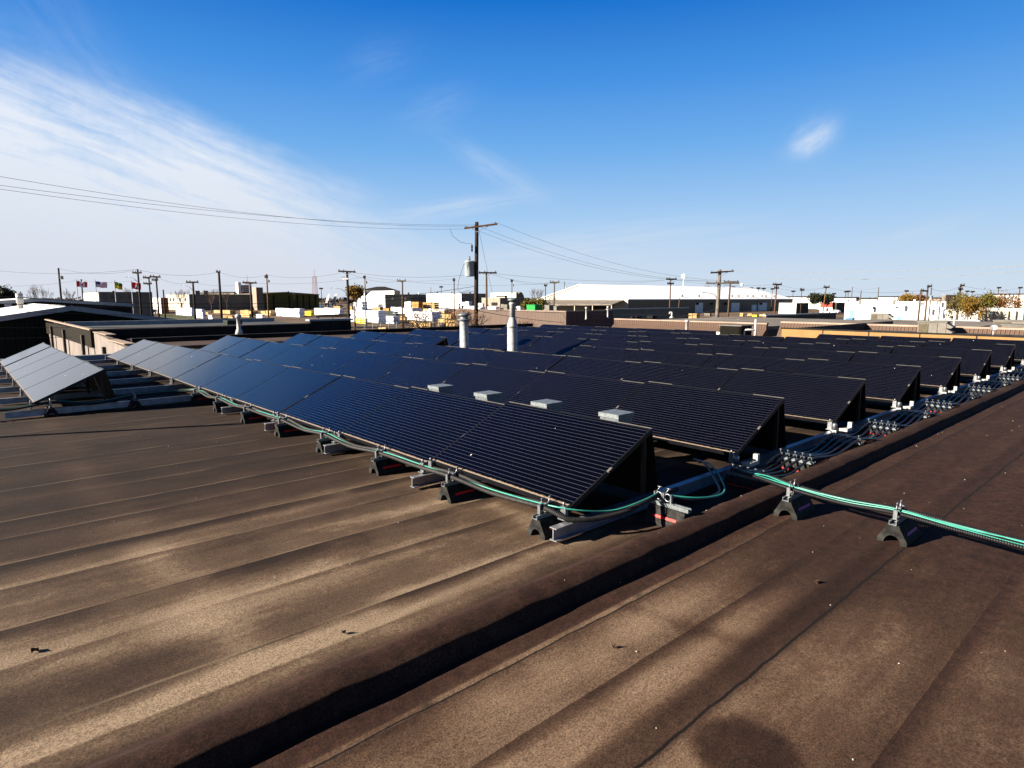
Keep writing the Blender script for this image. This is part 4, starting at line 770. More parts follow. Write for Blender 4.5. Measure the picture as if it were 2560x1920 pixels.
p0, p1_ = atd(1291, 745, 445), atd(1313, 745, 445); m = MB(); hr = (p1_-p0).length/2; mc = (p0+p1_)/2; tp = atd(1300, 730, 445).z
m.prism([(mc.x+1.4*hr*math.cos(t), tp*math.sin(t)) for t in [PI*k/10 for k in range(11)]], 'y', mc.y, mc.y+18); solo(m, 'quonset_hut', 'grey_wall', 'grey arched hut beside the white depot on the horizon', 'hut')
# black carport and green skip, trailers
a, b = atd(790, 796, 130), atd(868, 790, 130); R_ = root('black_shed_roof', 'low black flat-roofed shelter in the lumber yard', 'shelter', (a.x, a.y, 0)); m = MB(); zt = atd(790, 788, 130).z
m.hexa([(a.x, a.y, zt-.5), (b.x, b.y, zt-.3), (b.x+3, b.y+4, zt-.3), (a.x+3, a.y+4, zt-.5), (a.x, a.y, zt), (b.x, b.y, zt+.2), (b.x+3, b.y+4, zt+.2), (a.x+3, a.y+4, zt)]); m.build('roof', 'dark_metal', R_); m = MB()
for q in (a.lerp(b, .05), a.lerp(b, .5), a.lerp(b, .95)): m.box(q.x+.3, q.x+.5, q.y+.3, q.y+.5, 0, zt-.5)
m.build('post', 'dark_metal', R_)
def crate(name, label, cat, xl, xc, xr, yt, yb, mt, D=None, side=None, group=None, z0=None):
    D = D or min(420, CAM.z*F/max(6, yb-745)); c = atd(xc, yt, D); R_ = root(name, label, cat, (c.x, c.y, 0), group); zb = z0 if z0 is not None else max(0, atd(xc, yb, D).z)
    dl = ray(xl, yt); ul = CAM.y+dl.y*(c.x-CAM.x)/dl.x; dr = ray(xr, yt); t = (c.y-CAM.y)/dr.y; vr = CAM.x+dr.x*t if t > 0 else c.x+8
    ul = min(max(ul, c.y+.5), c.y+26); vr = min(max(vr, c.x+.5), c.x+26); return R_, c.x, vr, c.y, ul, zb, c.z
R_, va, vr, ua, ub, zb, zt = crate('green_skip', 'bright green waste skip under the warehouse canopy', 'skip', 1319, 1337, 1353, 763, 776, 'green_bright', 190)
m = MB(); m.hexa([(va, ua, .3), (vr, ua, .3), (vr, ub, .3), (va, ub, .3), (va-.2, ua-.3, zt), (vr+.2, ua-.3, zt), (vr+.2, ub+.3, zt), (va-.2, ub+.3, zt)]); m.build('tub', 'green_bright', R_); m = MB(); m.box(va-.3, vr+.3, ua-.35, ub+.35, zt+.003, zt+.15); m.build('rim', 'green_bright', R_)
R_, va, vr, ua, ub, zb, zt = crate('white_trailer', 'white box trailer in front of the green striped hall', 'trailer', 667, 712, 715, 757, 771, 'white_wall', 370); m = MB(); m.box(va, vr, ua, ub, .9, zt); m.build('box_body', 'white_wall', R_)
for q in (.12, .2, .8, .88): m = MB(); yy = ua+(ub-ua)*q; m.prism([(yy+.5*math.cos(t), .5+.5*math.sin(t)) for t in [2*PI*k/12 for k in range(12)]], 'x', va-.02, va+.3); m.build('wheel', 'tyre', R_)
R_, va, vr, ua, ub, zb, zt = crate('blue_skip', 'small blue skip by the white block building', 'skip', 2115, 2130, 2135, 797, 803, 'blue', 112, z0=0); m = MB(); m.hexa([(va, ua, .2), (vr, ua, .2), (vr, ub, .2), (va, ub, .2), (va-.1, ua-.1, zt), (vr+.1, ua-.1, zt), (vr+.1, ub+.1, zt), (va-.1, ub+.1, zt)]); m.build('tub', 'blue', R_); m = MB(); m.box(va-.15, vr+.15, ua-.15, ub+.15, zt+.003, zt+.12); m.build('rim', 'blue', R_)
# lumber
def stack(xl, xc, xr, yt, yb, mt, label, rows=3, cols=3, D=None, cat='lumber stack'):
    R_, va, vr, ua, ub, zb, zt = crate('lumber_stack', label, cat, xl, xc, xr, yt, yb, mt, D, group='stacks in the lumber yard')
    zb = 0; h = (zt-zb)/rows; rnd = random.Random(xl*7+yt); n = 0
    for j in range(rows):
        for i in range(cols):
            y0 = ua+(ub-ua)*i/cols; y1 = ua+(ub-ua)*(i+1)/cols; o = rnd.uniform(-.15, .15); hh = h*(1 if j < rows-1 else rnd.uniform(.75, 1.05))
            m = MB(); m.box(va+o, vr+rnd.uniform(-.4, .2), y0+.04, y1-.04-rnd.uniform(0, .15), zb+j*h+.12, zb+j*h+hh); m.build('bundle', mt if isinstance(mt, str) else mt[(i+j) % len(mt)], R_)
        m = MB()
        for t in (.1, .5, .9): m.box(va+.02, va+.3, ua+(ub-ua)*t-.06, ua+(ub-ua)*t+.06, zb+j*h, zb+j*h+.117); m.box(vr-.9, vr-.7, ua+(ub-ua)*t-.06, ua+(ub-ua)*t+.06, zb+j*h, zb+j*h+.117)
        m.build('spacer', 'timber', R_)
for a in ((688, 748, 761, 772, 793, 'wrap', 'long white wrapped stack left in the lumber yard', 3, 5), (785, 848, 862, 771, 790, 'wrap', 'white wrapped stack behind the black shelter', 3, 5), (873, 945, 966, 776, 808, 'wrap', 'largest white wrapped stack, right of the black shelter', 4, 4), (888, 915, 925, 796, 810, 'yellow', 'low yellow stack in front of the largest white stack', 3, 2),
          (965, 984, 1000, 790, 810, 'wrap_blue', 'bluish white stack right of the yellow stack', 4, 2), (1011, 1026, 1029, 754, 772, 'wrap', 'narrow white stack left of the orange timber', 2, 2), (1028, 1046, 1057, 755, 771, 'timber_orange', 'orange timber stack, left of two', 3, 2), (1056, 1086, 1099, 756, 771, 'timber_orange', 'orange timber stack, right of two', 3, 3),
          (976, 1030, 1055, 769, 785, 'wrap', 'long white stack below the orange timber', 2, 4), (1011, 1080, 1107, 780, 803, 'wrap', 'broad white stack behind the bare tree', 3, 5), (1057, 1110, 1128, 772, 783, ('timber', 'wrap'), 'mixed timber and white stack left of the main pole', 2, 4), (884, 905, 918, 754, 774, 'wrap_blue', 'bluish stack before the white factory', 3, 2), (918, 945, 958, 759, 772, 'wrap', 'white stack in the shade of the white factory', 2, 2), (1100, 1120, 1127, 755, 770, 'wrap_blue', 'pale blue stack right of the orange timber', 3, 2),
          (1127, 1146, 1152, 758, 772, 'wrap', 'small white stack near the main pole, left', 2, 2), (1155, 1172, 1180, 754, 772, 'wrap_blue', 'pale blue stack directly left of the main pole', 3, 2), (1194, 1206, 1212, 757, 774, 'wrap', 'white stack right behind the main pole', 2, 2), (1158, 1200, 1214, 766, 777, 'wrap', 'low white stack behind the main pole', 1, 3), (1034, 1076, 1092, 808, 826, 'timber', 'tan board stack in front of the bare tree', 2, 4), (1095, 1150, 1180, 800, 818, 'timber', 'tan boards under the bare tree branches', 2, 3),
          (652, 676, 688, 777, 790, 'timber', 'loose pale boards left of the long white stack', 2, 2), (761, 778, 786, 778, 789, 'yellow', 'low yellow stack between two white stacks', 2, 2), (600, 632, 645, 776, 787, 'timber', 'flat timber pile near the left yard pole', 1, 3), (535, 575, 588, 776, 785, 'timber', 'flat board pile below the long grey warehouse', 1, 3), (590, 622, 634, 785, 794, 'timber', 'nearest flat board pile, left side of the yard', 1, 3),
          (440, 478, 486, 769, 790, 'wrap', 'white wrapped pile behind the left fence', 2, 3), (486, 505, 512, 772, 796, 'wrap_blue', 'white pile with dark gaps beside the left yard pole', 3, 2), (520, 530, 534, 788, 799, 'wrap', 'small white pallet pile near the brown shed', 2, 1),
          (1719, 1742, 1751, 784, 797, 'timber', 'tan timber pile below the warehouse side wall', 3, 2), (1849, 1858, 1861, 783, 791, 'timber', 'small timber pile right of the big right pole', 2, 1), (1898, 1914, 1919, 785, 791, 'timber', 'low timber pile by the warehouse annex', 1, 2),
          (1215, 1240, 1250, 766, 776, 'wrap', 'white stack in front of the tan workshop', 2, 2), (1252, 1268, 1276, 760, 776, 'rtu', 'beige crate stack right of the tan workshop', 2, 2), (1276, 1300, 1308, 766, 776, 'wrap', 'white stack left of the green skip', 1, 3)):
    stack(*a[:7], rows=a[7], cols=a[8])
for a in ((500, 520, 527, 781, 787, 'timber', 'thin tan plank pile under the left yard pole', 2, 2), (556, 580, 590, 788, 796, 'timber', 'pale plank pile in front of the flat board pile', 2, 2), (640, 655, 660, 786, 796, 'wrap', 'small white pile left of the loose pale boards', 2, 1), (700, 715, 720, 764, 772, 'yellow', 'small yellow pile under the white box trailer', 2, 1), (830, 850, 856, 766, 773, 'timber', 'tan pile in front of the blue cars', 2, 2), (870, 880, 884, 766, 775, 'timber_orange', 'orange pile beside the tall yard pole', 2, 1), (930, 950, 958, 768, 777, 'timber', 'tan pile above the largest white stack', 2, 2), (957, 972, 978, 770, 780, 'timber_orange', 'small orange pile in the centre of the yard', 2, 1), (966, 990, 998, 778, 789, 'green_metal', 'dark green pile above the bluish white stack', 2, 2), (1000, 1012, 1016, 790, 800, 'timber', 'tan pile right of the bluish white stack', 2, 1), (1010, 1040, 1050, 802, 808, 'timber', 'low plank pile above the tan board stack', 1, 3), (1100, 1128, 1138, 786, 797, 'timber', 'tan pile in the twigs of the bare tree', 2, 2), (1130, 1150, 1158, 778, 788, 'timber_orange', 'orange pile left of the main pole foot', 2, 2), (1154, 1178, 1186, 788, 798, 'wrap', 'white pile at the foot of the main pole', 2, 2), (945, 965, 972, 818, 826, 'timber', 'plank pile behind the yard fence', 1, 2), (1760, 1775, 1780, 783, 790, 'rtu', 'beige crates below the warehouse doors', 2, 1), (1868, 1880, 1884, 784, 790, 'timber', 'tan crates near the white warehouse doors', 2, 1), (1880, 1892, 1896, 786, 792, 'yellow', 'yellow crates near the warehouse end', 1, 1)):
    stack(*a[:7], rows=a[7], cols=a[8])
for k, (x, yb, pt_, lb) in enumerate(((1022, 776, 'car_dark', 'dark vehicle between two white stacks'), (950, 766, 'car_white', 'white van before the shaded factory side'), (735, 777, 'yellow', 'yellow loader behind the long white stack'), (590, 773, 'car_white', 'white vehicle before the long grey warehouse'), (612, 773, 'car_red', 'red vehicle before the long grey warehouse'), (1790, 787, 'car_dark', 'dark vehicle behind the big grey pole'), (2095, 786, 'car_dark', 'dark car by the dark lean-to'))):
    pass
# dishes
for k, (x, y) in enumerate(((818, 750), (835, 750))):
    c = atd(x, y, 370); n = Vector((-.9, .25, .35)).normalized(); a = n.cross(Vector((0, 0, 1))).normalized(); b_ = n.cross(a); R = 4.0; rings = []
    R_ = root('dish_antenna', ['left of two white dish antennas in the yard', 'right of two white dish antennas in the yard'][k], 'dish antenna', (c.x, c.y, 0), 'white dish antennas'); m = MB()
    for side, off in ((1, 0), (-1, -.08)):
        vs = [c+n*(-1+off)]
        for q in (.5, 1): vs += [c+(a*math.cos(t)+b_*math.sin(t))*R*q+n*(-1+1*q*q+off) for t in [2*PI*i/16 for i in range(16)]]
        fs = [(0, 1+i, 1+(i+1) % 16) for i in range(16)]+[(1+i, 17+i, 17+(i+1) % 16, 1+(i+1) % 16) for i in range(16)]; m.add(vs, fs if side > 0 else [f[::-1] for f in fs], 0, True)
    m.build('reflector', 'dish', R_); m = MB(); m.tube([c-n*1.05, (c.x+.6, c.y, c.z-2), (c.x+.6, c.y, 0)], .3, 8); m.build('mount', 'galv', R_)
# vehicles
def car(x, yb, heading, paint, label, kind='car', D=None):
    D = D or min(430, CAM.z*F/(yb-745)); c = atd(x, yb, D); c = Vector((c.x, c.y, 0)); R_ = root('parked_'+kind, label, kind, c, 'vehicles parked in the yard'); ch, sh = math.cos(heading), math.sin(heading)
    T = lambda p: (c.x+p[0]*ch-p[1]*sh, c.y+p[0]*sh+p[1]*ch, p[2])
    def pr(poly, w, name, mt): m = MB(); m.prism(poly, 'y', -w, w); m.v = [T(p) for p in m.v]; return m.build(name, mt, R_)
    if kind == 'pickup': pr([(-2.7, .45), (2.7, .45), (2.75, .95), (1.5, 1.1), (.9, 1.8), (-.5, 1.85), (-.6, 1.15), (-2.7, 1.1)], .95, 'body', paint); pr([(1.35, 1.12), (.85, 1.72), (-.4, 1.76), (-.42, 1.15)], .962, 'side_window', 'glass_dark')
    else: pr([(-2.2, .4), (2.2, .4), (2.25, .8), (1.2, .95), (.5, 1.42), (-1.0, 1.45), (-1.9, 1.0), (-2.25, .9)], .88, 'body', paint); pr([(1.05, .97), (.45, 1.35), (-.95, 1.38), (-1.6, .99)], .89, 'side_window', 'glass_dark')
    for px in (-1.45, 1.45):
        for sd in (-1, 1):
            m = MB(); m.prism([(px+.36*math.cos(t), .36+.36*math.sin(t)) for t in [2*PI*k/14 for k in range(14)]], 'y', sd*.72, sd*.98); m.v = [T(p) for p in m.v]; m.build('wheel', 'tyre', R_)
car(360, 787, .9, 'car_white', 'white pickup by the grass verge near the black poles', 'pickup'); car(386, 784, 1.1, 'car_dark', 'dark pickup right of the white pickup', 'pickup')
for k, (x, yb, pt_, lb) in enumerate(((742, 769, 'car_red', 'red car right of the white box trailer'), (752, 769, 'car_white', 'white car in the row right of the red car'), (764, 769, 'car_dark', 'dark car in the middle of the car row'), (778, 768, 'car_white', 'white car at the right end of the car row'), (803, 768, 'blue', 'blue car below the left dish antenna'), (822, 768, 'blue', 'blue car below the right dish antenna'), (851, 766, 'car_dark', 'dark car left of the tall street pole'), (872, 766, 'blue', 'blue car just right of the tall street pole'), (2086, 783, 'car_white', 'white car beside the red topped shop'), (1000, 768, 'blue', 'blue car before the white factory'))):
    car(x, yb, .3+.5*(k % 3), pt_, lb)
for (x, yt, yb, w, D_, mt, lb) in ((915, 731, 737, 6, 300, 'rtu', 'small roof unit on the left of the white factory'), (1020, 731, 737, 7, 420, 'rtu', 'grey roof unit over the shaded side of the white factory'), (1048, 732, 737, 5, 420, 'white_wall', 'white roof unit near the right end of the white factory'), (1092, 729, 735, 6, 400, 'rtu', 'roof unit on the factory left of the main pole'), (1128, 730, 735, 5, 400, 'grey_wall', 'dark roof unit beside the thin reddish pole'), (1174, 730, 735, 6, 400, 'rtu', 'roof unit just left of the main pole'), (283, 727, 733, 7, 150, 'rtu', 'roof unit on the dark office building behind the flags'), (342, 728, 733, 5, 160, 'rtu', 'small roof unit on the right of the dark office building'), (2150, 750, 757, 6, 160, 'rtu', 'roof unit on the left of the white block building'), (2236, 749, 757, 7, 155, 'rtu', 'roof unit on the middle of the white block building'), (2287, 748, 757, 6, 150, 'white_wall', 'white roof unit left of the wired poles'), (2345, 750, 757, 5, 150, 'rtu', 'small roof unit right of the wired poles'), (2506, 768, 776, 8, 80, 'galv', 'round duct elbow on the ribbed cream building'), (720, 728, 735, 5, 360, 'grey_wall', 'small roof unit on the green striped hall'), (2010, 740, 746, 6, 370, 'rtu', 'roof unit on the long low white building'), (1990, 741, 746, 4, 370, 'rtu', 'smaller roof unit on the long low white building')):
    a = atd(x, yt, D_); b = atd(x, yb, D_); w_ = w*D_/F/2; R_ = root('roof_unit', lb, 'rooftop unit', (a.x, a.y, b.z-.4)); boxpart(R_, 'casing', mt, a.x-w_*.7, a.x+w_*.7, a.y-w_*.7, a.y+w_*.7, b.z-.4, a.z-.1); boxpart(R_, 'cover', 'trim_grey', a.x-w_*.76, a.x+w_*.76, a.y-w_*.76, a.y+w_*.76, a.z-.097, a.z)
# ------------------------------------------------------------------ poles
def pole(x, yt, label, D=None, arms=(), mt='pole_wood', r=None, z0=0, tr=None, lamp=None, lean=0, name='utility_pole', braces=True, xb=None, cat='utility pole', ins=True, rb=None):
    """arms: (dy below the top in px, half width px left, right, tilt px, material)"""
    D = D or min(420, 4.3*F/max(8, 745-yt)); t = atd(x, yt, D); k = D/F
    bx = t.x if xb is None else atd(xb, 745, D).x; by = t.y if xb is None else atd(xb, 745, D).y
    r = r or max(.13, .32*k); R_ = root(name, label, cat, (bx, by, z0), 'utility poles' if name == 'utility_pole' else None)
    m = MB(); m.tube([(bx, by, z0), ((bx+t.x)/2, (by+t.y)/2, t.z/2), t], [r*1.25, r*1.1, r*.9], 12); m.build('shaft', mt, R_); out = {}
    for j, (dy, wl, wr, tilt, am) in enumerate(arms):
        a = atd(x-wl, yt+dy+tilt*.5, D); b = atd(x+wr, yt+dy-tilt*.5, D); fwd = Vector((-FW.x, -FW.y, 0))*r*1.1; a += fwd; b += fwd; w = max(.11, 3.2*k)
        m = MB(); m.bar(a, b, w, w*1.15); m.build('crossarm', am, R_)
        pts = [a.lerp(b, f) for f in (.05, .32, .93)]; out[j] = pts
        if ins:
            for p in pts: m = MB(); s = max(.05, 1.6*k); m.lathe([(s*.35, 0), (s*.35, s*.6), (s*.9, s*.65), (s*.7, s*1.0), (s*.9, s*1.1), (s*.5, s*1.8), (s*.1, s*2)], p+Vector((0, 0, w*.58)), 8); m.build('insulator', 'ceramic', R_)
        if braces:
            c = atd(x, yt+dy+.35*(wl+wr)*.5, D)+fwd; m = MB(); m.bar(c, a.lerp(b, .2), w*.3, w*.3); m.bar(c, a.lerp(b, .8), w*.3, w*.3); m.build('arm_brace', 'insul_grey', R_)
    if tr:
        dx, dy, w, h = tr; c = atd(x+dx, yt+dy, D); rr = w*k/2; H = h*k; m = MB(); m.lathe([(rr*.92, 0), (rr, H*.05), (rr, H*.93), (rr*1.06, H*.935), (rr*1.06, H*.97), (rr*.7, H)], c-Vector((0, 0, H)), 16); tk = m.build('transformer', 'transformer', R_)
        m = MB(); m.tube([c-Vector((0, 0, .01)), c+Vector((0, 0, H*.28))], [rr*.2, rr*.14], 8); m.build('bushing', 'ceramic', tk)
        m = MB(); q = Vector((t.x, t.y, c.z-H*.2)); m.bar(c-Vector((0, 0, H*.2)), q, .06, .08); q2 = Vector((t.x, t.y, c.z-H*.8)); m.bar(c-Vector((0, 0, H*.8)), q2, .06, .08); m.build('bracket', 'insul_grey', tk)
    if lamp:
        dx, dy, dy0 = lamp; a = atd(x, yt+dy0, D); b = atd(x+dx, yt+dy, D); m = MB(); m.tube([a, a.lerp(b, .4)+Vector((0, 0, (dy0-dy)*k*.42)), a.lerp(b, .75)+Vector((0, 0, (dy0-dy)*k*.2)), b], max(.035, .5*k), 6); m.build('lamp_arm', 'insul_grey', R_)
        m = MB(); d = (b-a).normalized()*max(.35, 4*k); m.bar(b, b+Vector((d.x, d.y, 0)), max(.16, 2*k), max(.08, 1.2*k)); m.build('lamp_head', 'insul_grey', R_)
    return R_, out, t
MAINP, mo, mt_ = pole(1192, 555, 'tall dark main pole with grey transformer and brown crossarm, behind the panels', 46, [(11, 31, 52, 11, 'arm_brown')], 'pole_dark', .145, tr=(-18, 97, 24, 38), xb=1187)
BIGR, bo, bt = pole(1800, 674, 'thick grey pole with two crossarms and lamp, right of centre', 62, [(6, 25, 33, 4.5, 'pole_dark'), (34, 37, 46, 0, 'pole_grey')], 'pole_grey', .17, lamp=(-38, 57, 82), xb=1793)
b_arm = [('pole_dark',)]
AD = 'pole_dark'
pole(146, 670, 'dark pole with small transformer at the far left', 95, mt=AD, tr=(8, 20, 7, 8), xb=152); pole(203, 698, 'short dark pole behind the left flag', 130, mt=AD)
pole(344, 673, 'black pole with one crossarm and lamp right of the red flag', 92, [(9, 11, 11, 0, AD)], AD, lamp=(-26, 20, 32), xb=350); pole(372, 693, 'black pole with two crossarms, left of a pair', 115, [(1, 13, 5, 0, AD), (16, 12, 8, 0, AD)], AD, xb=377)
pole(390, 691, 'black pole with two crossarms, right of a pair', 105, [(1, 13, 12, -1, AD), (9, 9, 6, 0, AD)], AD, xb=394); pole(408, 724, 'short black pole right of the crossarm pair', 120, mt=AD)
pole(482, 704, 'black T-shaped pole with lamp before the grey warehouse', 130, [(1.5, 15, 15, 0, AD)], AD, lamp=(-26, 9, 22), r=.2); pole(547, 679, 'plain tall black pole over the grey warehouse', 100, [(1, 5, 5, 0, AD)], AD, xb=551, braces=False, r=.18)
pole(625.6, 706, 'black T-shaped pole left of the green striped hall', 125, [(1, 18, 17, -1, AD)], AD, r=.2); pole(666.5, 685, 'reddish pole with small transformer before the green striped hall', 120, [(8, 4, 4, 0, AD)], 'pole_red', tr=(5, 15, 5, 6), xb=669)
pole(867.6, 677, 'tall dark pole with wide crossarm and lamp above the yard', 90, [(2, 21, 22, -2, AD), (20, 11, 4, 0, 'white_wall')], AD, lamp=(-36, 43, 57), xb=871, r=.17); pole(911.6, 689, 'grey pole with small transformer left of the hipped roof', 130, [(5, 3, 3, 0, AD)], 'pole_grey', tr=(4, 14, 5, 6))
pole(1006, 701, 'brown pole with pale crossarm in the middle of the yard', 112, [(1.5, 13, 9, 0, 'pole_grey')], 'pole_wood', xb=1005); pole(1135, 695, 'thin reddish pole behind the bare tree', 150, [(6, 3, 3, 0, AD)], 'pole_red'); pole(1077, 718, 'short distant pole left of the thin reddish one', 260, mt='pole_grey'); pole(887, 764, 'short leaning brown stub pole in the lumber yard', 105, mt='pole_wood', xb=884)
pole(1216, 679, 'brown T-shaped pole just right of the main pole', 86, [(3, 19, 26, 0, AD)], 'pole_wood', xb=1217); pole(1279.5, 699, 'grey pole with small transformer over the white depot', 140, [(4, 3, 3, 0, AD)], 'pole_grey', tr=(3, 12, 4, 5)); pole(1386.5, 705, 'brown pole with crossarm at the warehouse canopy', 135, [(1, 12, 12, 0, 'pole_grey')], 'pole_wood', xb=1384); pole(1411.6, 704, 'dark pole with small transformer above the warehouse gable slope', 260, mt=AD, tr=(3, 10, 4, 6)); pole(1364, 712, 'short distant pole right of the round bare tree', 200, [(2, 4, 4, 0, AD)], AD)
pole(1677, 697, 'orange-brown pole with two arms before the warehouse side', 138, [(1, 12, 14, 0, AD), (12, 9, 7, 0, AD)], 'pole_red', xb=1675); pole(1699, 746, 'short stub pole before the warehouse side', 150, mt='pole_wood', xb=1695); pole(1826, 704, 'plain brown pole right of the big grey pole', 100, [(1, 18, 20, 0, 'pole_grey')], 'pole_wood', xb=1821); pole(1942.6, 710, 'dark brown pole with two crossarms at the warehouse end', 128, [(1, 11, 11, 0, AD), (10, 8, 4, 0, AD)], 'pole_red', xb=1937)
pole(2065.7, 716.5, 'orange-brown pole before the red topped shop', 150, [(1.5, 7, 7, 0, AD)], 'arm_brown', xb=2058); pole(2005, 719, 'distant brown pole left of the red topped shop', 240, [(6, 5, 5, 0, AD)], 'pole_wood')
for (x, yt, D_, lb) in ((2085, 733, 330, 'thin far pole right of the red topped shop'), (2115, 728, 250, 'far brown pole, left of a close pair'), (2121, 727, 255, 'far brown pole, right of a close pair'), (2131, 717, 260, 'taller far pole beside the close pair'), (2153, 726, 200, 'stout far pole over the left of the white block building'), (2197, 718, 220, 'tall thin far pole over the white block building'), (2266, 726, 260, 'far pole before the small golden tree'), (2329, 719, 150, 'grey pole behind the two wired poles'), (2497, 718, 200, 'pale far pole above the right trees'), (2550, 718, 180, 'brown far pole near the right edge'), (1528, 718, 380, 'far pole top over the warehouse roof, left'), (1590, 719, 400, 'far pole top over the warehouse roof, second from left'), (1641, 720, 400, 'far pole top over the warehouse roof, third from left'), (1834, 717, 380, 'far pole top over the warehouse roof, right of the big pole'), (1878, 719, 380, 'far pole top over the right end of the warehouse ridge'), (1896, 719, 330, 'far pole with arm over the warehouse slope'), (1909, 720, 340, 'far pole with arm beyond the warehouse slope'), (1931, 721, 300, 'far pole left of the dark brown armed pole'), (1983, 727, 330, 'far pole above the warehouse annex'), (2418, 727, 240, 'far pole behind the right trees'), (2431, 728, 260, 'far pole behind the tallest right tree'), (803, 720, 260, 'small far pole right of the lattice mast'), (1103, 716, 330, 'small far pole over the white factory'), (735, 733, 330, 'tiny far pole right of the green hall roof')):
    pole(x, yt, lb, D_, [(1.2, 4.5, 4.5, 0, AD)] if x not in (2197, 2131, 2329, 2153) else (), 'pole_wood' if x > 1900 else AD, braces=False, ins=False)
pole(2302.5, 726, 'brown pole linked by an arm to its taller neighbour', 92, [(1, 2, 16, -2, AD), (16, 2, 8, 0, AD)], 'pole_wood', xb=2300, tr=(4, 30, 6, 9)); pole(2320, 715, 'taller brown pole of the wired pair at the white building', 95, [(1, 3, 8, 2, AD)], 'pole_wood', tr=(8, 24, 8, 11), xb=2317); pole(2402, 713, 'brown pole with transformer above the right trees', 85, [(1, 3, 7, 1, AD), (10, 8, 3, 0, AD)], 'pole_wood', tr=(6, 22, 7, 9), xb=2396)
# masts
t = atd(1710, 684, 400); m = MB(); m.tube([(t.x, t.y, 0), t], .35, 8)
R_ = root('cell_mast', 'slim white antenna mast behind the warehouse roof', 'mast', (t.x, t.y, 0)); m.build('shaft', 'white_wall', R_)
for a in (0, 2.1, 4.2): m = MB(); q = t+Vector((math.cos(a)*1.2, math.sin(a)*1.2, -.5)); m.box(q.x-.3, q.x+.3, q.y-.3, q.y+.3, q.z-2.2, q.z); m.bar(q-Vector((0, 0, 1)), t-Vector((0, 0, 1.5)), .12, .12); m.build('antenna', 'white_wall', R_)
def lattice(x, yt, yb, D, label, top=True):
    t = atd(x, yt, D); R_ = root('lattice_mast', label, 'mast', (t.x, t.y, 0)); m = MB(); w = 1.6; n = 12; zt = t.z
    for sx, sy in ((-1, -1), (1, -1), (1, 1), (-1, 1)): m.bar((t.x+sx*w, t.y+sy*w, 0), (t.x+sx*w*.6, t.y+sy*w*.6, zt*.8), .16, .16)
    for k in range(n):
        a, b = zt*.8*k/n, zt*.8*(k+1)/n
        for p, q in (((-1, -1), (1, -1)), ((1, -1), (-1, -1)), ((1, -1), (1, 1)), ((-1, -1), (-1, 1))):
            wa, wb_ = w*(1-.4*k/n), w*(1-.4*(k+1)/n); m.bar((t.x+p[0]*wa, t.y+p[1]*wa, a), (t.x+q[0]*wb_, t.y+q[1]*wb_, b), .10, .10)
    m.build('lattice', 'steel_red', R_); m = MB(); m.tube([(t.x, t.y, zt*.8), t], .15, 6); m.bar((t.x-1, t.y+.8, zt*.93), (t.x+1, t.y-.8, zt*.93), .12, .12); m.build('top_mast', 'insul_grey', R_)
lattice(785, 671, 735, 420, 'red and white lattice mast above the lumber yard'); lattice(617, 687, 735, 430, 'shorter red lattice mast beside the red tower block')
t = atd(1855, 712, 300); R_ = root('globe_light', 'white globe on a thin stick above the warehouse ridge', 'light', (t.x, t.y, 0)); m = MB(); m.tube([(t.x, t.y, 0), t], .12, 6); m.build('stick', 'insul_grey', R_); m = MB(); m.lathe([(.1, -.7), (.6, -.4), (.75, 0), (.6, .4), (.1, .7)], t, 12); m.build('globe', 'white_wall', R_)
# ------------------------------------------------------------------ flags
def flag(x, ytop, ybot, w, h, kind, label, D=98):
    t = atd(x, ytop, D); k = D/F; R_ = root('flag_pole', label, 'flag pole', (t.x, t.y, 0), 'flag poles on the left'); m = MB(); m.tube([(t.x, t.y, 0), t+Vector((0, 0, .3))], [.09, .05], 8); m.build('pole', 'trim_grey', R_)
    N, M = 48, 32; m = MB(); vs = []; fs = []; ms = []; dirv = (RT*.9+FW*.35).normalized(); nrm_ = Vector((-dirv.y, dirv.x, 0)); W_, H_ = w*k/.9, h*k
    for i in range(N+1):
        for j in range(M+1):
            a, b = i/N, j/M; vs.append(t+dirv*(.06+a*W_*.96)+nrm_*(.22*a*math.sin(a*8+b*2))+Vector((0, 0, -b*H_-.28*a*a*H_*(.6 if kind != 'yellow' else 1.2)+.05*math.sin(a*9))))
    for i in range(N):
        for j in range(M):
            a, b = (i+.5)/N, (j+.5)/M; fs.append((i*(M+1)+j, (i+1)*(M+1)+j, (i+1)*(M+1)+j+1, i*(M+1)+j+1))
            if kind == 'leaf':
                c = 0 if a < .25 or a > .75 else 1; X, Y = (a-.5)*2, (b-.5)
                ang = math.atan2(X, -Y-.02); rr = math.hypot(X, Y); star = .17+.19*abs(math.cos(2.5*ang))**3
                if c and (rr < star and Y < .2 or (abs(X) < .03 and -.1 < Y < .38) or (Y > .1 and Y < .2 and abs(X) < .22)): c = 0
            elif kind == 'stripe':
                c = 2 if (a < .4 and b < 7/13) else int(b*13) % 2
                if c == 2 and (i % 4 == 2 and j % 4 == 2): c = 1
            elif kind == 'yellow':
                c = 4 if b < .5 else 5
                if abs(a-.68-(b-.5)*.2) < .05 and .3 < b < .8: c = 4 if b > .55 else 0
                if a < .3 and .1 < b < .4 and abs(a-.18) < .09: c = 5
            else:
                c = 0
                if abs(a-.5) < .22 and .25 < b < .8:
                    if abs(a-.5) < .22*(b-.2)/.6 and not (abs(a-.5) < .06 and b > .58): c = 1
            ms.append(c)
    b0 = len(m.v); m.v += [tuple(p) for p in vs]; m.f += fs; m.mi += ms; m.sm += [True]*len(fs); m.build('flag', ['flag_red', 'flag_white', 'flag_blue', 'flag_red', 'flag_green', 'flag_yellow'], R_)
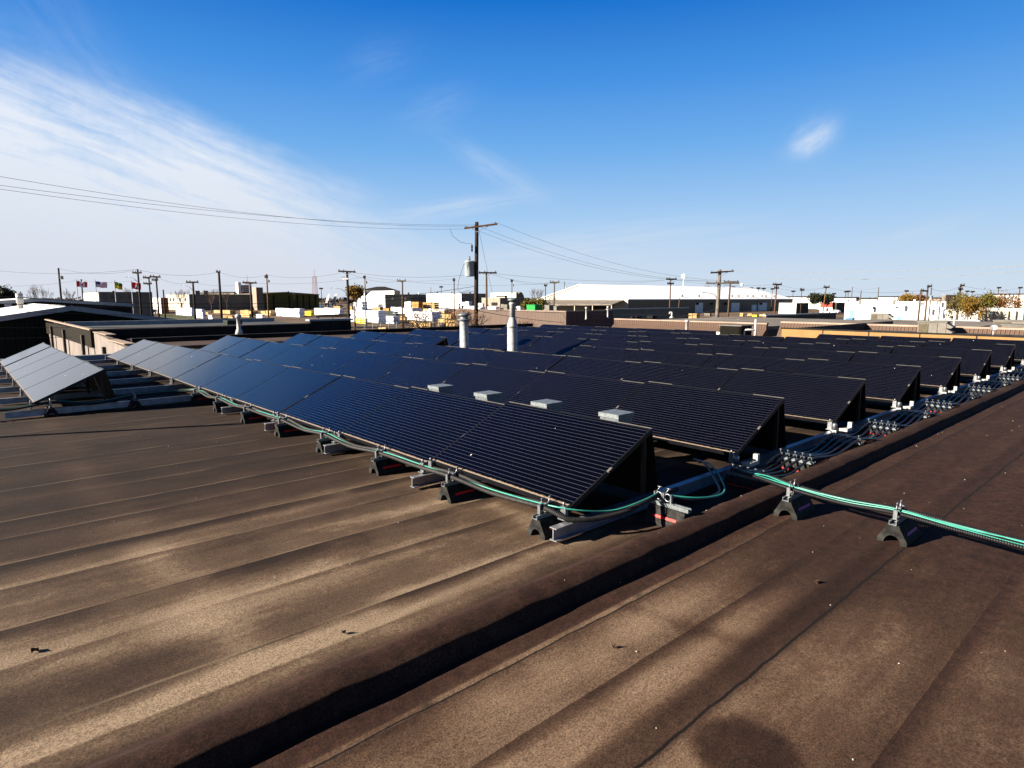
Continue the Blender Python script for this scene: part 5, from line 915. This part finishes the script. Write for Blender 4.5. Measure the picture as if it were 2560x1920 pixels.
flag(190.5, 703, 750, 20, 14, 'leaf', 'red and white maple leaf flag, leftmost of four flags'); flag(238, 704, 768, 22, 14, 'stripe', 'striped red and white flag with blue canton'); flag(286, 705, 775, 14, 16, 'yellow', 'green over yellow flag drooping on its pole'); flag(328, 706, 768, 18, 16, 'emblem', 'red flag with white emblem, rightmost of four')
# ------------------------------------------------------------------ wires
def wire(a, b, sagm, r, label, mt='wire', n=40, group='overhead wires', cat='wire', name='overhead_wire'):
    a, b = Vector(a), Vector(b); pts = [a.lerp(b, i/n)-Vector((0, 0, sagm*4*(i/n)*(1-i/n))) for i in range(n+1)]
    m = MB(); m.tube(pts, r, 5, caps=False); return solo(m, name, mt, label, cat, group)
L0 = [atd(-700, 400, 11.5) for _ in range(1)][0]
def off(pt_y, D): return atd(-60, pt_y, D)
mw = mo[0]
wire(mw[0]+Vector((0, 0, .15)), off(431, 22.5), .55, .007, 'highest wire running from the main pole to the upper left'); wire(mw[1]+Vector((0, 0, .15)), off(455, 23), .45, .007, 'middle of three wires from the main pole to the left'); wire(mw[0]+Vector((0, 0, -.05)), off(464, 23.5), .5, .007, 'lowest of three wires from the main pole to the left')
for i, (s_, lb) in enumerate(((.15, 'wire sagging from the main pole crossarm to the big right pole, left'), (.15, 'wire sagging from the main pole crossarm to the big right pole, middle'), (.15, 'wire sagging from the main pole crossarm to the big right pole, right'))):
    wire(mw[i]+Vector((0, 0, s_)), bo[1][i]+Vector((0, 0, .2)), 1.0, .008, lb)
zq = lambda y, D=46: atd(1186, y, D)
for (y0, yl, D_, sg, r_, lb) in ((716, 738, 26, .75, .015, 'thick black comm cable from main pole to the left, topmost'), (728, 757, 26, .6, .014, 'thick black comm cable from main pole to the left, second'), (742, 772, 26, .75, .011, 'black cable from main pole to the left, third'), (790, 819, 24, .25, .008, 'low thin cable across the green shed, upper'), (802, 847, 24, .2, .008, 'low thin cable across the green shed, lower')):
    wire(zq(y0), off(yl, D_), sg, r_, lb)
wire(zq(775), atd(1795, 772, 62), 1.25, .020, 'grey service cable sagging deep from the main pole to the big right pole', 'wire_grey'); wire(zq(773), atd(1795, 788, 62), .15, .016, 'straight grey cable from the main pole to the big right pole', 'wire_grey')
for (y0, yr, D_, sg, lb) in ((690, 660, 34, .3, 'upper pale wire from the big right pole to the right edge'), (703, 672, 36, .5, 'second pale wire from the big right pole to the right edge')): wire(atd(1800, y0-14, 62), atd(2640, yr, D_), sg, .012, lb, 'wire_grey')
for (y0, yr, D_, sg, lb) in ((790, 785, 48, .5, 'low cable from the big right pole over the roofs, upper'), (797, 800, 40, .8, 'low cable from the big right pole over the roofs, lower')): wire(atd(1796, y0, 62), atd(2640, yr, D_), sg, .016, lb)
FWs = [((-60, 671, 96), (344, 673, 92)), ((146, 671, 95), (344, 674, 92)), ((344, 674, 92), (547, 680, 100)), ((547, 680, 100), (666, 687, 120)), ((666, 687, 120), (867, 679, 90)), ((867, 679, 90), (1216, 682, 86)), ((867, 681, 90), (1006, 702, 112)), ((390, 692, 105), (482, 705, 130)), ((482, 705, 130), (625, 707, 125)), ((625, 707, 125), (912, 692, 130)), ((912, 692, 130), (1135, 697, 150)), ((1006, 703, 112), (1386, 706, 135)), ((1216, 681, 86), (1386, 706, 135)), ((1279, 700, 140), (1386, 707, 135)), ((1386, 706, 135), (1677, 698, 138)), ((1677, 698, 138), (1942, 711, 128)), ((1942, 711, 128), (2065, 718, 150)), ((1942, 720, 128), (2065, 719, 150)), ((2065, 718, 150), (2302, 727, 92)), ((2131, 718, 260), (2197, 719, 220)), ((2320, 716, 95), (2402, 715, 85)), ((2402, 714, 85), (2550, 719, 180)), ((203, 699, 130), (372, 695, 115)), ((-60, 712, 120), (203, 699, 130)), ((1216, 682, 86), (1677, 699, 138)), ((1800, 708, 62), (1942, 712, 128))]
for a, b in FWs:
    x0, x1 = a[0], b[0]; wire(atd(*a), atd(*b), .7, .015, f'thin far wire between two distant poles', 'wire', 14, 'far wires between distant poles')
# main pole's jumper cables and guy
m = MB(); c1 = atd(1172, 660, 45.6); m.tube([c1, atd(1160, 660, 45.6), atd(1147, 700, 45.6), atd(1144, 722, 45.6), atd(1152, 732, 45.7), atd(1175, 724, 45.8)], .014, 6); solo(m, 'jumper_cable', 'wire', 'black jumper cable looping down from the transformer', 'cable')
m = MB(); m.tube([atd(1125, 571, 45), atd(1132, 590, 45.3), atd(1152, 606, 45.6), atd(1180, 610, 45.8), atd(1180, 625, 45.8)], .012, 6); m.lathe([(.05, 0), (.07, .1), (.05, .2), (.07, .3), (.04, .5)], atd(1180, 629, 45.8), 8); solo(m, 'fuse_lead', 'wire', 'curly lead with dark fuse hanging left of the main pole', 'cable')
wire(atd(1197, 575, 46.2), atd(1251, 822, 60), .1, .010, 'thin guy wire slanting down right of the main pole')
for j, (x, y, D_, lb) in enumerate(((1105, 813, 40, 'grey flood lamp box on the wires left of the cap chimney'), (1596, 815, 55, 'black splice case hanging on the grey service cable'), (1869, 804, 55, 'black splice case right of the big grey pole'), (1765, 797, 58, 'coil of black cable left of the big grey pole'), (2148, 811, 44, 'black splice case near the hooded rooftop unit'))):
    p = atd(x, y, D_); m = MB(); d = RT*.36 if j else RT*.26; m.tube([p-d, p-d*.9, p+d*.9, p+d], [.06, .13, .13, .06], 10); solo(m, 'splice_case', 'wire' if j else 'rtu', lb, 'cable box')
for j, (x, lb) in enumerate(((1785, 'white conduit strapped to the left of the big grey pole'),)):
    a, b = atd(x, 792, 61.5), atd(x+2, 835, 61.5); m = MB(); m.tube([Vector((a.x, a.y, 0)), a], .11, 8); solo(m, 'pole_conduit', 'trim_grey', lb, 'conduit')
# fence of the lumber yard
R_ = root('yard_fence', 'wire fence with pale posts at the front of the lumber yard', 'fence', atz(950, 830, 1)); a, b = atd(890, 820, 105), atd(1100, 812, 118)
for k in range(12): p = a.lerp(b, k/11); m = MB(); m.tube([(p.x, p.y, 0), (p.x, p.y, 2.1)], .05, 6); m.build('post', 'trim_grey', R_)
m = MB(); m.tube([(a.x, a.y, 2.05), (b.x, b.y, 2.05)], .035, 6)
for k in range(1, 6): m.tube([(a.x, a.y, .35*k), (b.x, b.y, .35*k)], .012, 4)
m.build('mesh_wire', 'insul_grey', R_)
# ------------------------------------------------------------------ trees
def branchy(rnd, m, p, d, L, r, depth, tips, spread=.5, up=.12):
    q = p+d*L; mid = p.lerp(q, .5)+Vector((rnd.uniform(-1, 1), rnd.uniform(-1, 1), rnd.uniform(-.5, .5)))*L*.07
    m.tube([p, mid, q], [r, r*.85, r*.7], 5 if depth > 1 else 4, caps=False); tips.append((q, depth))
    if depth == 0: return
    for k in range(rnd.choice((2, 3, 3))):
        nd = (d+Vector((rnd.uniform(-1, 1), rnd.uniform(-1, 1), rnd.uniform(-.5, .8)))*spread+Vector((0, 0, up))).normalized()
        branchy(rnd, m, q if k else mid.lerp(q, .6), nd, L*rnd.uniform(.62, .85), r*.62, depth-1, tips, spread, up)
def tree(x, yt, xw, D, label, kind, leaf=None, density=40, ls=.16, name=None, trunk=.35, seed=1, ctr=None, z0=0, depth=5, spread=.6, zbase=None):
    rnd = random.Random(seed); t = atd(x, yt, D); H = t.z-z0; Wd = xw*D/F; b = Vector((t.x, t.y, z0)); R_ = root(name or kind, label, 'tree' , b, 'trees and shrubs around the yards')
    m = MB(); tips = []; th = H*trunk; m.tube([b, b+Vector((.05*H*rnd.uniform(-1, 1), 0, th))], [H*.028, H*.02], 8)
    top = b+Vector((0, 0, th)); n0 = 5
    for k in range(n0):
        a = 2*PI*k/n0+rnd.random(); sp = Wd*.5/max(.1, H-th); d = Vector((math.cos(a)*sp*1.1, math.sin(a)*sp*1.1, 1)).normalized(); branchy(rnd, m, b+Vector((0, 0, th*rnd.uniform(.7, 1))), d, (H-th)*.36, H*.012, depth-1, tips, spread)
    mx = max(p.z for p, _ in tips); k_ = (H)/(mx-z0)
    wmax = max(((p-b).xy.length for p, _ in tips)); ks = min(2.2, Wd*.55/wmax)
    def fit(p): p = Vector(p); return Vector((b.x+(p.x-b.x)*ks, b.y+(p.y-b.y)*ks, z0+(p.z-z0)*k_))
    m.v = [tuple(fit(p)) for p in m.v]; m.build('trunk', 'twig' if not leaf else 'bark', R_)
    if leaf:
        lm = MB(); tp = [fit(p) for p, dp in tips if dp <= 2]
        for p in tp:
            for _ in range(max(1, int(density*rnd.uniform(.2, 1.6)/10))):
                c = p+Vector((rnd.gauss(0, 1), rnd.gauss(0, 1), rnd.gauss(0, .8)))*ls*2.0; s = ls*rnd.uniform(.5, 1.3); n = Vector((rnd.uniform(-1, 1), rnd.uniform(-1, 1), rnd.uniform(-.3, 1))).normalized(); a = n.orthogonal().normalized(); e = n.cross(a)
                lm.add([c-a*s, c+e*s*.6, c+a*s, c-e*s*.6], [(0, 1, 2, 3)])
        lm.build('crown', leaf, R_)
    return R_
tree(1118, 748, 250, 38, 'bare brown tree with a few dry leaves in front of the main pole', 'bare_tree', 'leaf_rust', 3, .05, seed=3, trunk=.42, depth=6, spread=.75)
tree(1300, 790, 90, 44, 'bare twiggy shrub tops right of the cone chimney', 'bare_shrub', 'leaf_rust', 3, .05, seed=9, trunk=.5, depth=5)
tree(2412, 735, 62, 78, 'full green and golden tree left of three on the right', 'autumn_tree', 'leaf_green', 70, .12, seed=4, trunk=.25); tree(2468, 728, 58, 82, 'tallest green and golden tree, middle of three on the right', 'autumn_tree', 'leaf_green', 65, .12, seed=11, trunk=.25); tree(2523, 733, 58, 88, 'rusty orange tree, right of three near the right edge', 'autumn_tree', 'leaf_rust', 55, .12, seed=12, trunk=.25)
tree(2435, 742, 60, 76, 'lower golden bushy tree between the green ones on the right', 'autumn_tree', 'leaf_gold', 50, .12, seed=14, trunk=.2)
tree(2375, 731, 36, 130, 'bare brown tree left of the right group', 'bare_tree', seed=15); tree(2265, 738, 26, 200, 'small golden tree above the white block building', 'autumn_tree', 'leaf_gold', 60, .3, seed=16); tree(2300, 740, 26, 210, 'small rusty tree right of the small golden one', 'autumn_tree', 'leaf_rust', 60, .3, seed=17); tree(2340, 737, 30, 190, 'thin bare tree behind the wired poles', 'bare_tree', seed=18)
tree(890, 717, 30, 230, 'round golden tree on the horizon left of the hipped roof', 'autumn_tree', 'leaf_gold', 90, .42, seed=19, trunk=.3); tree(1343, 719, 44, 260, 'round bare tree on the horizon left of the warehouse', 'bare_tree', seed=20, trunk=.22, depth=6); tree(98, 708, 60, 170, 'wide bare tree on the left horizon', 'bare_tree', seed=21, trunk=.3, depth=6); tree(12, 722, 34, 140, 'dark bushy tree at the far left edge', 'evergreen_tree', 'leaf_dark', 80, .3, seed=22)
tree(172, 718, 30, 200, 'bare tree left of the maple leaf flag', 'bare_tree', seed=23); tree(315, 716, 44, 220, 'bare tree behind the red flag', 'bare_tree', seed=24); tree(450, 720, 56, 230, 'bare brown tree above the beige office end', 'bare_tree', seed=25, depth=6); tree(525, 720, 44, 260, 'bare tree above the long grey warehouse', 'bare_tree', seed=26); tree(565, 724, 34, 300, 'small bare tree left of the red tower block', 'bare_tree', seed=27)
tree(2037, 737, 18, 240, 'small round dark tree, left of a pair beyond the red topped shop', 'evergreen_tree', 'leaf_dark', 90, .35, seed=28); tree(2068, 740, 18, 240, 'small round dark tree, right of a pair beyond the red topped shop', 'evergreen_tree', 'leaf_dark', 90, .35, seed=29); tree(1770, 708, 26, 330, 'bare tree peeping over the warehouse ridge', 'bare_tree', seed=30); tree(1335, 752, 60, 230, 'grassy mound bush left of the warehouse gable', 'low_bush', 'leaf_green', 90, .4, seed=31)
# far belt of trees on the horizon
m = MB(); rnd = random.Random(5)
for k in range(5200):
    x = rnd.uniform(-300, 2860); D_ = rnd.uniform(700, 1100); c = atd(x, 745, D_); hmax = 5+5*max(0, noise.noise((x*.012, 1, 0)))+3*noise.noise((x*.06, 4, 0)); z = rnd.uniform(0, max(1.5, hmax)); s = rnd.uniform(1.2, 3)
    n = Vector((rnd.uniform(-1, 1), rnd.uniform(-1, 1), rnd.uniform(-.2, .6))).normalized(); a = n.orthogonal().normalized(); e = n.cross(a); c = Vector((c.x, c.y, z)); m.add([c-a*s, c+e*s*.8, c+a*s, c-e*s*.8], [(0, 1, 2, 3)])
tag(m.build('distant_trees', 'far_trees'), 'thin brown belt of distant trees along the horizon', 'trees', kind='stuff')
